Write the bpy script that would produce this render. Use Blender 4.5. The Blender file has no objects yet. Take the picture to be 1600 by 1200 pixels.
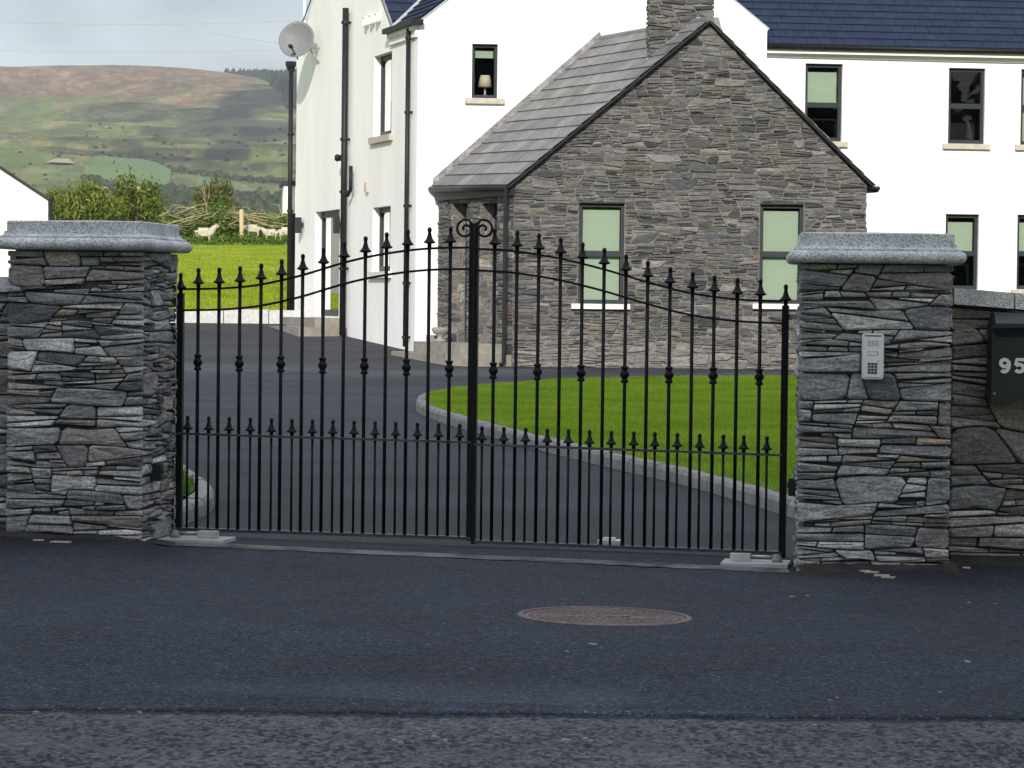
import bpy, math, random
import numpy as np
from mathutils import Vector, Matrix
from mathutils.geometry import intersect_plane_plane

R = math.radians
scene = bpy.context.scene
COL = scene.collection

# ------------------------------------------------------------------ camera
F, CX, CY = 4500.0, 800.0, 600.0           # focal length and centre in photo pixels (1600 x 1200)
CAM = Vector((0, 0, 1.2))
PITCH, ROLL = math.atan(120 / F), 0.012
fw = Vector((0, math.cos(PITCH), -math.sin(PITCH)))
u0 = Vector((0, math.sin(PITCH), math.cos(PITCH)))
r0 = Vector((1, 0, 0))
RT = r0 * math.cos(ROLL) + u0 * math.sin(ROLL)
UP = u0 * math.cos(ROLL) - r0 * math.sin(ROLL)
cd = bpy.data.cameras.new('camera')
cam = bpy.data.objects.new('camera', cd)
COL.objects.link(cam)
m = Matrix((RT, UP, -fw)).transposed().to_4x4()
m.translation = CAM
cam.matrix_world = m
cd.sensor_width = 36
cd.lens = 36 * F / 1600
cd.clip_start, cd.clip_end = 0.1, 12000
scene.camera = cam

# ------------------------------------------------------------------ sky, sun, exposure
SUN_EL, SUN_AZ = R(26), R(186)
SKY_STRENGTH, SUN_STRENGTH, EXPOSURE = 0.15, 2.2, 1.15
SUNDIR = Vector((math.sin(SUN_AZ) * math.cos(SUN_EL), math.cos(SUN_AZ) * math.cos(SUN_EL), math.sin(SUN_EL)))
w = bpy.data.worlds.new('World')
scene.world = w
w.use_nodes = True
nt = w.node_tree
nt.nodes.clear()
wo = nt.nodes.new('ShaderNodeOutputWorld')
bg = nt.nodes.new('ShaderNodeBackground')
sky = nt.nodes.new('ShaderNodeTexSky')
sky.sky_type = 'NISHITA'
sky.sun_disc = False
sky.sun_elevation, sky.sun_rotation = SUN_EL, SUN_AZ
sky.air_density, sky.dust_density, sky.ozone_density = 1.0, 1.0, 1.5
tc = nt.nodes.new('ShaderNodeTexCoord')
mp = nt.nodes.new('ShaderNodeMapping')
mp.inputs['Scale'].default_value = (1, 1, 2.2)
mp.inputs['Location'].default_value = (3.35, 1.54, 3.03)
nz = nt.nodes.new('ShaderNodeTexNoise')
nz.inputs['Scale'].default_value = 5.5
nz.inputs['Detail'].default_value = 7
nz.inputs['Roughness'].default_value = 0.52
rmp = nt.nodes.new('ShaderNodeValToRGB')
rmp.color_ramp.elements[0].position, rmp.color_ramp.elements[1].position = 0.36, 0.66
nz2 = nt.nodes.new('ShaderNodeTexNoise')
nz2.inputs['Scale'].default_value = 9
nz2.inputs['Detail'].default_value = 5
cl = nt.nodes.new('ShaderNodeValToRGB')
cl.color_ramp.elements[0].position, cl.color_ramp.elements[1].position = 0.44, 0.66
cl.color_ramp.elements[0].color = (1.0, 1.04, 1.15, 1)
cl.color_ramp.elements[1].color = (1.62, 1.68, 1.8, 1)
fac = nt.nodes.new('ShaderNodeMath')
fac.operation = 'MULTIPLY_ADD'
fac.inputs[1].default_value, fac.inputs[2].default_value = 0.2, 0.76
mx = nt.nodes.new('ShaderNodeMix')
mx.data_type = 'RGBA'
L = nt.links.new
L(tc.outputs['Generated'], mp.inputs['Vector'])
L(mp.outputs[0], nz.inputs['Vector'])
L(mp.outputs[0], nz2.inputs['Vector'])
L(nz.outputs['Fac'], rmp.inputs[0])
L(nz2.outputs['Fac'], cl.inputs[0])
L(rmp.outputs[0], fac.inputs[0])
L(fac.outputs[0], mx.inputs[0])
L(sky.outputs[0], mx.inputs[6])
sz = nt.nodes.new('ShaderNodeSeparateXYZ')
L(tc.outputs['Generated'], sz.inputs[0])
zen = nt.nodes.new('ShaderNodeMapRange')          # overcast cloud grows brighter towards the zenith (CIE overcast sky)
zen.inputs[1].default_value, zen.inputs[2].default_value, zen.inputs[3].default_value, zen.inputs[4].default_value = 0.05, 1.0, 1.0, 3.0
L(sz.outputs[2], zen.inputs[0])
zm = nt.nodes.new('ShaderNodeMix')
zm.data_type = 'RGBA'
zm.blend_type = 'MULTIPLY'
zm.inputs[0].default_value = 1
L(cl.outputs[0], zm.inputs[6])
L(zen.outputs[0], zm.inputs[7])
L(zm.outputs[2], mx.inputs[7])
L(mx.outputs[2], bg.inputs[0])
bg.inputs[1].default_value = SKY_STRENGTH
L(bg.outputs[0], wo.inputs[0])
sd = bpy.data.lights.new('sun', 'SUN')
sun = bpy.data.objects.new('sun', sd)
COL.objects.link(sun)
sd.energy, sd.angle, sd.color = SUN_STRENGTH, R(0.55), (1.0, 0.94, 0.84)
sun.rotation_euler = SUNDIR.to_track_quat('Z', 'Y').to_euler()
sun.location = (-20, -60, 60)
scene.view_settings.view_transform = 'Standard'
scene.view_settings.look = 'None'
scene.view_settings.exposure = EXPOSURE
scene.view_settings.gamma = 1
scene.view_settings.use_curve_mapping = False
try:
    scene.cycles.max_bounces = 6
    scene.cycles.volume_bounces = 0
except Exception:
    pass

# ------------------------------------------------------------------ pixel -> world helpers
def ray(px, py):
    return (fw + RT * ((px - CX) / F) + UP * ((CY - py) / F))
def atY(px, py, Y):
    d = ray(px, py)
    return CAM + d * (Y / d.y)
def on_plane(px, py, o, n):
    d = ray(px, py)
    return CAM + d * ((o - CAM).dot(n) / d.dot(n))
class Fr:
    """a vertical plane: u along it, z up, n towards the viewer"""
    def __init__(s, o, yaw=None, u=None):
        s.o = Vector((o[0], o[1], 0))
        s.u = Vector((math.cos(R(yaw)), math.sin(R(yaw)), 0)) if u is None else Vector((u[0], u[1], 0)).normalized()
        s.n = Vector((s.u.y, -s.u.x, 0))
        if s.n.dot(CAM - s.o) < 0: s.n = -s.n
    def uz(s, px, py):
        p = on_plane(px, py, s.o, s.n)
        return ((p - s.o).dot(s.u), p.z)
    def p(s, u, z, d=0.0):
        return s.o + s.u * u + s.n * d + Vector((0, 0, z))
    def off(s, d):
        f = Fr(s.o + s.n * d, u=s.u); f.n = s.n.copy(); return f

def sm(a, b, x):
    t = np.clip((x - a) / (b - a), 0, 1)
    return t * t * (3 - 2 * t)
HY = [-200, 14.6, 20, 28, 40, 47.4, 50.4, 55, 60, 64, 130, 160, 300, 600, 900, 1200, 1600, 2000, 2400, 2600, 3200, 4200]
HZ = [0, 0, .03, .09, .17, .22, .40, .60, .93, 1.05, 3.9, 4.3, 6, 17, 37, 60, 98, 144, 196, 207, 150, 60]
def gz(x, y):
    """height of the ground (numpy or floats)"""
    x = np.asarray(x, float); y = np.asarray(y, float)
    base = np.interp(y, HY, HZ)
    road = -0.0112 * np.clip(x + 1.71, -4, 6) + 0.007
    k = 1 - sm(15.5, 24, y)
    wall = np.interp(x, [-4, -2.5, -1.83, -1.70, 1.3, 1.36, 2.0, 2.6, 5], [.02, .03, .026, 0, 0, 0, .035, .04, .03])
    kw = sm(12.4, 13.5, y) * (1 - sm(15, 17, y))
    return base + road * k + wall * kw
def ground(px, py, dz=0.0):
    d = ray(px, py)
    t = 12.0 / d.y
    lo, hi = 3 / d.y, 400 / d.y
    for _ in range(60):
        mid = (lo + hi) / 2
        p = CAM + d * mid
        if p.z > float(gz(p.x, p.y)) + dz: lo = mid
        else: hi = mid
    return CAM + d * lo

# ------------------------------------------------------------------ object helpers
WO = {}
def tag(o, label=None, cat=None, group=None, kind=None):
    if label: o['label'] = label
    if cat: o['category'] = cat
    if group: o['group'] = group
    if kind: o['kind'] = kind
    return o
def empty(name, loc, label, cat, group=None):
    o = bpy.data.objects.new(name, None)
    o.empty_display_size = 0.2
    COL.objects.link(o)
    o.location = loc
    WO[o.name] = Vector(loc)
    return tag(o, label, cat, group)
def place(name, me, origin, parent=None):
    o = bpy.data.objects.new(name, me)
    COL.objects.link(o)
    origin = Vector(origin)
    if parent is not None:
        o.parent = parent
        o.location = origin - WO[parent.name]
    else:
        o.location = origin
    WO[o.name] = origin
    return o
def obj(name, V, Fc, mat, parent=None, smooth=False, origin=None, tint=None):
    """verts in world space -> one mesh object"""
    V = [Vector(v) for v in V]
    if origin is None:
        lo = Vector((min(v.x for v in V), min(v.y for v in V), min(v.z for v in V)))
        hi = Vector((max(v.x for v in V), max(v.y for v in V), max(v.z for v in V)))
        origin = Vector(((lo.x + hi.x) / 2, (lo.y + hi.y) / 2, lo.z))
    origin = Vector(origin)
    me = bpy.data.meshes.new(name)
    me.from_pydata([v - origin for v in V], [], Fc)
    me.materials.append(mat)
    if smooth:
        me.polygons.foreach_set('use_smooth', [True] * len(me.polygons))
    if tint is not None: set_tint(me, tint)
    return place(name, me, origin, parent)
def set_tint(me, c):
    a = me.color_attributes.new('tint', 'FLOAT_COLOR', 'POINT')
    if isinstance(c, np.ndarray):
        arr = np.ones((len(me.vertices), 4)); arr[:, :3] = c
    else:
        arr = np.tile(np.array([c[0], c[1], c[2], 1.0]), (len(me.vertices), 1))
    a.data.foreach_set('color', arr.astype(np.float32).ravel())
def npobj(name, V, Fa, mat, parent=None, smooth=False, tint=None, origin=(0, 0, 0)):
    """numpy verts (n,3) and faces (m,k)"""
    me = bpy.data.meshes.new(name)
    V = np.asarray(V, np.float32) - np.array(origin, np.float32)
    k = Fa.shape[1]
    me.vertices.add(len(V)); me.vertices.foreach_set('co', V.ravel())
    me.loops.add(Fa.size); me.loops.foreach_set('vertex_index', Fa.astype(np.int32).ravel())
    me.polygons.add(len(Fa)); me.polygons.foreach_set('loop_start', np.arange(0, Fa.size, k, dtype=np.int32))
    if smooth: me.polygons.foreach_set('use_smooth', np.ones(len(Fa), bool))
    me.update(calc_edges=True)
    me.materials.append(mat)
    if tint is not None: set_tint(me, tint)
    return place(name, me, origin, parent)
class MB:
    """collects shapes in world space"""
    def __init__(s): s.V, s.F = [], []
    def add(s, V, Fc):
        b = len(s.V); s.V += [Vector(v) for v in V]; s.F += [tuple(i + b for i in f) for f in Fc]; return s
    def quad(s, a, b, c, d): return s.add([a, b, c, d], [(0, 1, 2, 3)])
    def hexa(s, p):   # p: 4 bottom, 4 top
        return s.add(p, [(3, 2, 1, 0), (4, 5, 6, 7), (0, 1, 5, 4), (1, 2, 6, 5), (2, 3, 7, 6), (3, 0, 4, 7)])
    def fbox(s, f, ua, ub, za, zb, da, db):
        """box in a frame; d grows outwards"""
        return s.hexa([f.p(ua, za, db), f.p(ub, za, db), f.p(ub, za, da), f.p(ua, za, da), f.p(ua, zb, db), f.p(ub, zb, db), f.p(ub, zb, da), f.p(ua, zb, da)])
    def box(s, c, sx, sy, sz, yaw=0):
        c = Vector(c); a = Vector((math.cos(yaw), math.sin(yaw), 0)) * sx / 2; b = Vector((-math.sin(yaw), math.cos(yaw), 0)) * sy / 2; z = Vector((0, 0, sz))
        return s.hexa([c - a - b, c + a - b, c + a + b, c - a + b, c - a - b + z, c + a - b + z, c + a + b + z, c - a + b + z])
    def tube(s, pts, r, n=8, cap=True):
        pts = [Vector(p) for p in pts]
        rr = r if isinstance(r, (list, tuple)) else [r] * len(pts)
        V, Fc = [], []
        prev = None
        for i, p in enumerate(pts):
            t = (pts[min(i + 1, len(pts) - 1)] - pts[max(i - 1, 0)]).normalized()
            if prev is None:
                a = t.cross(Vector((0, 0, 1)))
                if a.length < 0.1: a = t.cross(Vector((0, 1, 0)))
            else:
                a = prev - t * prev.dot(t)
            a.normalize(); prev = a
            b = t.cross(a)
            for k in range(n):
                th = 2 * math.pi * k / n + math.pi / n
                V.append(p + (a * math.cos(th) + b * math.sin(th)) * rr[i])
        for i in range(len(pts) - 1):
            for k in range(n):
                k2 = (k + 1) % n
                Fc.append((i * n + k, i * n + k2, (i + 1) * n + k2, (i + 1) * n + k))
        if cap:
            Fc.append(tuple(range(n - 1, -1, -1))); Fc.append(tuple((len(pts) - 1) * n + k for k in range(n)))
        return s.add(V, Fc)
    def lathe(s, c, prof, n=12, ax=None):
        c = Vector(c); ax = Vector(ax).normalized() if ax else Vector((0, 0, 1))
        a = ax.cross(Vector((0, 1, 0)) if abs(ax.y) < .9 else Vector((1, 0, 0))).normalized(); b = ax.cross(a)
        V, Fc = [], []
        for (r, z) in prof:
            for k in range(n):
                th = 2 * math.pi * k / n
                V.append(c + ax * z + (a * math.cos(th) + b * math.sin(th)) * max(r, 1e-5))
        for i in range(len(prof) - 1):
            for k in range(n):
                k2 = (k + 1) % n
                Fc.append((i * n + k, i * n + k2, (i + 1) * n + k2, (i + 1) * n + k))
        Fc.append(tuple(range(n - 1, -1, -1))); Fc.append(tuple((len(prof) - 1) * n + k for k in range(n)))
        return s.add(V, Fc)
    def build(s, name, mat, parent=None, smooth=False, origin=None, tint=None):
        return obj(name, s.V, s.F, mat, parent, smooth, origin, tint)

# ------------------------------------------------------------------ materials
def nmat(name):
    m = bpy.data.materials.new(name); m.use_nodes = True
    return m, m.node_tree, m.node_tree.nodes['Principled BSDF']
def mat(name, c1, c2=None, scale=8.0, rough=0.8, bump=0.0, bscale=None, metal=0.0, spec=0.5, stretch=(1, 1, 1), tint=False, detail=5.0, lo=0.35, hi=0.65, bdist=0.01, fine=None):
    """noise-mixed colours, optional per-piece tint attribute and bump; world coordinates"""
    m, t, p = nmat(name)
    N, Lk = t.nodes.new, t.links.new
    p.inputs['Roughness'].default_value = rough
    p.inputs['Metallic'].default_value = metal
    p.inputs['Specular IOR Level'].default_value = spec
    g = N('ShaderNodeNewGeometry'); mp = N('ShaderNodeMapping'); mp.inputs['Scale'].default_value = stretch
    Lk(g.outputs['Position'], mp.inputs['Vector'])
    nz = N('ShaderNodeTexNoise'); nz.inputs['Scale'].default_value = scale; nz.inputs['Detail'].default_value = detail; nz.inputs['Roughness'].default_value = .6
    Lk(mp.outputs[0], nz.inputs['Vector'])
    rp = N('ShaderNodeValToRGB')
    rp.color_ramp.elements[0].position, rp.color_ramp.elements[1].position = lo, hi
    rp.color_ramp.elements[0].color = (*c1, 1); rp.color_ramp.elements[1].color = (*(c2 or c1), 1)
    Lk(nz.outputs['Fac'], rp.inputs[0])
    out = rp.outputs[0]
    if fine:
        n3 = N('ShaderNodeTexNoise'); n3.inputs['Scale'].default_value = fine[0]; n3.inputs['Detail'].default_value = 2
        Lk(g.outputs['Position'], n3.inputs['Vector'])
        mr = N('ShaderNodeMapRange'); mr.inputs[1].default_value, mr.inputs[2].default_value = .3, .7
        mr.inputs[3].default_value, mr.inputs[4].default_value = fine[1], fine[2]
        Lk(n3.outputs['Fac'], mr.inputs[0])
        mm = N('ShaderNodeMix'); mm.data_type = 'RGBA'; mm.blend_type = 'MULTIPLY'; mm.inputs[0].default_value = 1
        Lk(out, mm.inputs[6]); Lk(mr.outputs[0], mm.inputs[7]); out = mm.outputs[2]
    if tint:
        at = N('ShaderNodeAttribute'); at.attribute_name = 'tint'
        mm = N('ShaderNodeMix'); mm.data_type = 'RGBA'; mm.blend_type = 'MULTIPLY'; mm.inputs[0].default_value = 1
        Lk(out, mm.inputs[6]); Lk(at.outputs['Color'], mm.inputs[7]); out = mm.outputs[2]
    Lk(out, p.inputs['Base Color'])
    if bump:
        nb = N('ShaderNodeTexNoise'); nb.inputs['Scale'].default_value = bscale or scale * 4; nb.inputs['Detail'].default_value = 6
        Lk(mp.outputs[0], nb.inputs['Vector'])
        bp = N('ShaderNodeBump'); bp.inputs['Strength'].default_value = bump; bp.inputs['Distance'].default_value = bdist
        Lk(nb.outputs['Fac'], bp.inputs['Height']); Lk(bp.outputs[0], p.inputs['Normal'])
    return m
def translucent(m, k):
    t = m.node_tree; p = t.nodes['Principled BSDF']
    tr = t.nodes.new('ShaderNodeBsdfTranslucent'); mx = t.nodes.new('ShaderNodeMixShader'); mx.inputs[0].default_value = k
    t.links.new(p.inputs['Base Color'].links[0].from_socket, tr.inputs[0])
    t.links.new(p.outputs[0], mx.inputs[1]); t.links.new(tr.outputs[0], mx.inputs[2])
    t.links.new(mx.outputs[0], t.nodes['Material Output'].inputs[0])
def glassmat(name, tintc=(.9, .95, .92), ior=1.45):
    m, t, p = nmat(name)
    t.nodes.remove(p)
    N, Lk = t.nodes.new, t.links.new
    tr = N('ShaderNodeBsdfTransparent'); tr.inputs[0].default_value = (*tintc, 1)
    gl = N('ShaderNodeBsdfGlossy'); gl.inputs['Roughness'].default_value = 0.01
    fr = N('ShaderNodeFresnel'); fr.inputs[0].default_value = ior
    mx = N('ShaderNodeMixShader')
    Lk(fr.outputs[0], mx.inputs[0]); Lk(tr.outputs[0], mx.inputs[1]); Lk(gl.outputs[0], mx.inputs[2])
    Lk(mx.outputs[0], t.nodes['Material Output'].inputs[0])
    return m
def granite(name, base):
    m, t, p = nmat(name)
    N, Lk = t.nodes.new, t.links.new
    g = N('ShaderNodeNewGeometry')
    v = N('ShaderNodeTexVoronoi'); v.inputs['Scale'].default_value = 190
    Lk(g.outputs['Position'], v.inputs['Vector'])
    rp = N('ShaderNodeValToRGB'); e = rp.color_ramp.elements
    e[0].position, e[0].color = 0.0, (*[c * .42 for c in base], 1)
    e[1].position, e[1].color = 1.0, (*[c * 1.25 for c in base], 1)
    x = e.new(.22); x.color = (*[c * .68 for c in base], 1)
    x = e.new(.45); x.color = (*base, 1)
    sp = N('ShaderNodeSeparateColor'); Lk(v.outputs['Color'], sp.inputs[0]); Lk(sp.outputs[0], rp.inputs[0])
    nz = N('ShaderNodeTexNoise'); nz.inputs['Scale'].default_value = 7; nz.inputs['Detail'].default_value = 4
    Lk(g.outputs['Position'], nz.inputs['Vector'])
    mr = N('ShaderNodeMapRange'); mr.inputs[1].default_value, mr.inputs[2].default_value, mr.inputs[3].default_value, mr.inputs[4].default_value = .3, .7, .72, 1.1
    Lk(nz.outputs['Fac'], mr.inputs[0])
    mm = N('ShaderNodeMix'); mm.data_type = 'RGBA'; mm.blend_type = 'MULTIPLY'; mm.inputs[0].default_value = 1
    Lk(rp.outputs[0], mm.inputs[6]); Lk(mr.outputs[0], mm.inputs[7]); Lk(mm.outputs[2], p.inputs['Base Color'])
    p.inputs['Roughness'].default_value = .75
    bp = N('ShaderNodeBump'); bp.inputs['Strength'].default_value = .4; bp.inputs['Distance'].default_value = .004
    Lk(v.outputs['Distance'], bp.inputs['Height']); Lk(bp.outputs[0], p.inputs['Normal'])
    return m
def asphalt(name, base, chip, fscale, big=(.8, 1.2), tinted=False):
    m, t, p = nmat(name)
    N, Lk = t.nodes.new, t.links.new
    g = N('ShaderNodeNewGeometry')
    v = N('ShaderNodeTexVoronoi'); v.inputs['Scale'].default_value = fscale
    Lk(g.outputs['Position'], v.inputs['Vector'])
    sp = N('ShaderNodeSeparateColor'); Lk(v.outputs['Color'], sp.inputs[0])
    rp = N('ShaderNodeValToRGB'); e = rp.color_ramp.elements
    e[0].position, e[0].color = 0, (*[c * .55 for c in base], 1)
    e[1].position, e[1].color = 1, (*chip, 1)
    x = e.new(.5); x.color = (*base, 1)
    x = e.new(.93); x.color = (*[c * 1.5 for c in base], 1)
    Lk(sp.outputs[0], rp.inputs[0])
    nz = N('ShaderNodeTexNoise'); nz.inputs['Scale'].default_value = .9; nz.inputs['Detail'].default_value = 6; nz.inputs['Roughness'].default_value = .65
    Lk(g.outputs['Position'], nz.inputs['Vector'])
    mr = N('ShaderNodeMapRange'); mr.inputs[1].default_value, mr.inputs[2].default_value, mr.inputs[3].default_value, mr.inputs[4].default_value = .32, .68, big[0], big[1]
    Lk(nz.outputs['Fac'], mr.inputs[0])
    mm = N('ShaderNodeMix'); mm.data_type = 'RGBA'; mm.blend_type = 'MULTIPLY'; mm.inputs[0].default_value = 1
    Lk(rp.outputs[0], mm.inputs[6]); Lk(mr.outputs[0], mm.inputs[7]); out = mm.outputs[2]
    if tinted:                                   # bitumen plus gap shade put into the tint, bare stone on top
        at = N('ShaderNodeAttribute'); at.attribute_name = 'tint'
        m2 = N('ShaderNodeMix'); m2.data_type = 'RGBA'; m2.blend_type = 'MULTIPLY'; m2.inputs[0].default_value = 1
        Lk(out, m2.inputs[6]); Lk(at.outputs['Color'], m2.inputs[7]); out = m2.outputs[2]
    Lk(out, p.inputs['Base Color'])
    p.inputs['Roughness'].default_value = .85
    p.inputs['Specular IOR Level'].default_value = .35
    bp = N('ShaderNodeBump'); bp.inputs['Strength'].default_value = .5; bp.inputs['Distance'].default_value = .006
    Lk(v.outputs['Distance'], bp.inputs['Height']); Lk(bp.outputs[0], p.inputs['Normal'])
    return m
M = {}
M['stone'] = mat('slate_stone', (.58, .59, .62), (1.38, 1.34, 1.28), 7, .8, 1.0, 16, stretch=(1, 1, 2.6), tint=True, bdist=.02, fine=(75, .66, 1.28), lo=.3, hi=.7, detail=7)
M['dark_mortar'] = mat('recessed_mortar', (.045, .045, .048), (.075, .073, .07), 20, .95, .5)
M['pale_mortar'] = mat('pale_mortar', (.105, .10, .09), (.19, .185, .17), 12, .95, .6, 40)
M['rail'] = mat('black_rail_sky_sheen', (.04, .042, .048), (.085, .088, .096), 18, .5)  # sky sheen on the flat rail tops put into a paler base colour
M['granite'] = granite('granite', (.70, .71, .73))
M['black'] = mat('black_paint', (.006, .006, .008), (.010, .010, .013), 30, .5, .15, 90, bdist=.002, spec=.22)
M['render'] = mat('white_render', (.80, .79, .77), (.86, .86, .85), .9, .9, .25, 60, bdist=.003)
M['render'] = mat('white_render', (.79, .775, .76), (.88, .87, .86), 1.1, .9, .25, 60, bdist=.003, stretch=(1, 1, .22), fine=(14, .97, 1.02), lo=.3, hi=.6)
M['frame'] = mat('dark_grey_frame', (.017, .021, .026), (.023, .028, .034), 6, .5, spec=.3)
M['glass'] = glassmat('window_glass')
M['blind'] = mat('pale_green_blind', (.40, .425, .365), (.43, .455, .395), 3, .85, .3, 60, stretch=(1, 1, 8))
M['curtain'] = mat('cream_curtain', (.75, .73, .62), (.82, .8, .72), 4, .9, stretch=(6, 6, .3))
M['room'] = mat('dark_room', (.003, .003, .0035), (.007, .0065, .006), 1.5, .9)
M['sill'] = mat('stone_sill', (.40, .36, .29), (.52, .48, .40), 9, .85, .4, 60)
M['pale_sill'] = mat('pale_sill', (.62, .60, .57), (.72, .70, .66), 9, .85, .3, 60)
M['slate'] = mat('grey_roof_slate', (.8, .8, .8), (1.15, 1.15, 1.15), 6, .6, .5, 25, tint=True, bdist=.006)
M['blue_slate'] = mat('blue_roof_slate', (.85, .85, .85), (1.1, 1.1, 1.1), 3, .7, .4, 25, tint=True, bdist=.006, spec=.12)
M['lead'] = mat('lead_flashing', (.30, .32, .35), (.42, .44, .47), 14, .55, .4, 30)
M['pipe'] = mat('dark_pipe', (.010, .012, .013), (.016, .018, .019), 5, .5, spec=.25)
M['concrete'] = mat('kerb_concrete', (.22, .215, .20), (.33, .32, .30), 6, .9, .6, 60, fine=(120, .8, 1.15))
M['white_concrete'] = mat('white_concrete', (.42, .425, .425), (.56, .565, .56), 14, .85, .4, 60)
M['step'] = mat('paved_step', (.19, .175, .15), (.27, .25, .22), 5, .85, .4, 40)
M['asphalt'] = asphalt('fresh_asphalt', (.0185, .0255, .038), (.085, .095, .115), 115, (.75, 1.25), True)
M['drive'] = asphalt('driveway_asphalt', (.034, .0375, .046), (.09, .095, .10), 70, (.75, 1.25), True)
M['road'] = asphalt('worn_road', (.068, .070, .081), (.125, .125, .135), 62, (.8, 1.2), True)
M['strip'] = mat('threshold_concrete', (.045, .047, .052), (.17, .165, .155), 5, .95, .6, 50, lo=.38, hi=.6)
M['soil'] = mat('dark_soil', (.018, .015, .013), (.04, .033, .027), 9, 1, 1, 60)
M['rust'] = mat('rusted_iron', (.13, .095, .092), (.21, .16, .15), 20, .7, .5, 90, metal=.2)
M['steel'] = mat('zinc_steel', (.45, .46, .47), (.55, .56, .57), 20, .4, metal=.6)
M['dish'] = mat('grey_dish', (.15, .155, .165), (.17, .175, .185), 8, .6)
M['intercom'] = mat('satin_aluminium', (.84, .84, .85), (.88, .88, .88), 30, .45)
M['key'] = mat('dark_key', (.03, .03, .03), None, 5, .5)
M['label'] = mat('white_plastic', (.8, .8, .8), None, 5, .5)
M['postbox'] = mat('postbox_paint', (.018, .020, .028), (.024, .026, .034), 10, .42, .2, 140, bdist=.002)
M['digit'] = mat('white_digit', (.85, .85, .85), None, 5, .6)
M['lawnsoil'] = mat('lawn_ground', (.05, .12, .010), (.07, .15, .014), 2, .95)
M['grass'] = mat('lawn_grass', (.75, .8, .7), (1.15, 1.1, 1.1), .8, .7, tint=True, spec=.06)
M['fieldground'] = mat('field_ground', (.17, .25, .018), (.30, .35, .032), .5, .95, fine=(6, .75, 1.2))
M['leaf'] = mat('leaf', (.8, .8, .8), (1.15, 1.15, 1.1), 3, .65, tint=True, spec=.25)
translucent(M['grass'], .45); translucent(M['leaf'], .3)
M['bark'] = mat('bark', (.10, .075, .05), (.18, .14, .1), 9, .9, .6)
M['cutwood'] = mat('dry_wood', (.24, .185, .11), (.40, .32, .20), 3, .9, tint=False)
M['post'] = mat('post_wood', (.48, .38, .22), (.58, .47, .3), 8, .85, .3, stretch=(6, 6, 1))
M['wool'] = mat('sheep_wool', (.42, .37, .29), (.54, .49, .40), 9, .95, .8, 24, bdist=.03)
M['cloud'] = mat('cloud_white', (.75, .76, .78), (.8, .8, .8), .01, 1)
M['wire'] = mat('wire_grey', (.3, .3, .31), None, 5, .6)
M['lampshade'] = mat('pink_lampshade', (.62, .45, .38), (.68, .5, .42), 9, .8)
M['silver'] = mat('silver_stem', (.6, .6, .6), None, 9, .3, metal=.5)

rng = random.Random(11)
nrg = np.random.default_rng(5)
STONE_TINTS = [((.105, .115, .14), 16), ((.15, .155, .165), 22), ((.20, .20, .205), 18), ((.27, .27, .265), 9), ((.055, .06, .075), 7), ((.17, .145, .12), 13), ((.235, .20, .155), 7), ((.23, .15, .095), 1.6), ((.12, .105, .10), 9), ((.34, .33, .31), 4)]
COOL = .55
def stone_tint(warm=0.0, gain=1.0):
    c = rng.choices([t[0] for t in STONE_TINTS], [t[1] for t in STONE_TINTS])[0]
    if COOL:
        g_ = sum(c) / 3; k_ = (.35 if c[0] > c[2] * 1.5 else .6) * COOL
        c = tuple(v * (1 - k_) + g_ * e_ * k_ for v, e_ in zip(c, (1.01, 1.0, 1.0)))
    k = rng.uniform(.82, 1.2) * gain
    return (c[0] * k * (1 + warm), c[1] * k * (1 + warm * .5), c[2] * k * (1 - warm * .4))

# ------------------------------------------------------------------ rubble walling
def clip(poly, px, py, nx, ny):
    out = []
    n = len(poly)
    for i in range(n):
        a, b = poly[i], poly[(i + 1) % n]
        da = (a[0] - px) * nx + (a[1] - py) * ny
        db = (b[0] - px) * nx + (b[1] - py) * ny
        if da >= 0: out.append(a)
        if da * db < 0:
            t = da / (da - db)
            out.append((a[0] + (b[0] - a[0]) * t, a[1] + (b[1] - a[1]) * t))
    return out
def area(p):
    return .5 * sum(p[i][0] * p[(i + 1) % len(p)][1] - p[(i + 1) % len(p)][0] * p[i][1] for i in range(len(p))) if len(p) > 2 else 0
def clean(p, eps=.004):
    q = []
    for a in p:
        if not q or math.hypot(a[0] - q[-1][0], a[1] - q[-1][1]) > eps: q.append(a)
    if len(q) > 1 and math.hypot(q[0][0] - q[-1][0], q[0][1] - q[-1][1]) <= eps: q.pop()
    return q
def inset(p, d):
    p = clean(p, .010)
    if len(p) < 3: return []
    if area(p) < 0: p = p[::-1]
    n = len(p); out = []
    for i in range(n):
        a, b, c = p[i - 1], p[i], p[(i + 1) % n]
        l1, l2 = math.hypot(b[0] - a[0], b[1] - a[1]), math.hypot(c[0] - b[0], c[1] - b[1])
        n1 = (-(b[1] - a[1]) / l1, (b[0] - a[0]) / l1); n2 = (-(c[1] - b[1]) / l2, (c[0] - b[0]) / l2)
        k = max(1 + n1[0] * n2[0] + n1[1] * n2[1], .35)
        out.append((b[0] + (n1[0] + n2[0]) / k * d, b[1] + (n1[1] + n2[1]) / k * d))
    return out if area(out) > 0 else []
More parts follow.
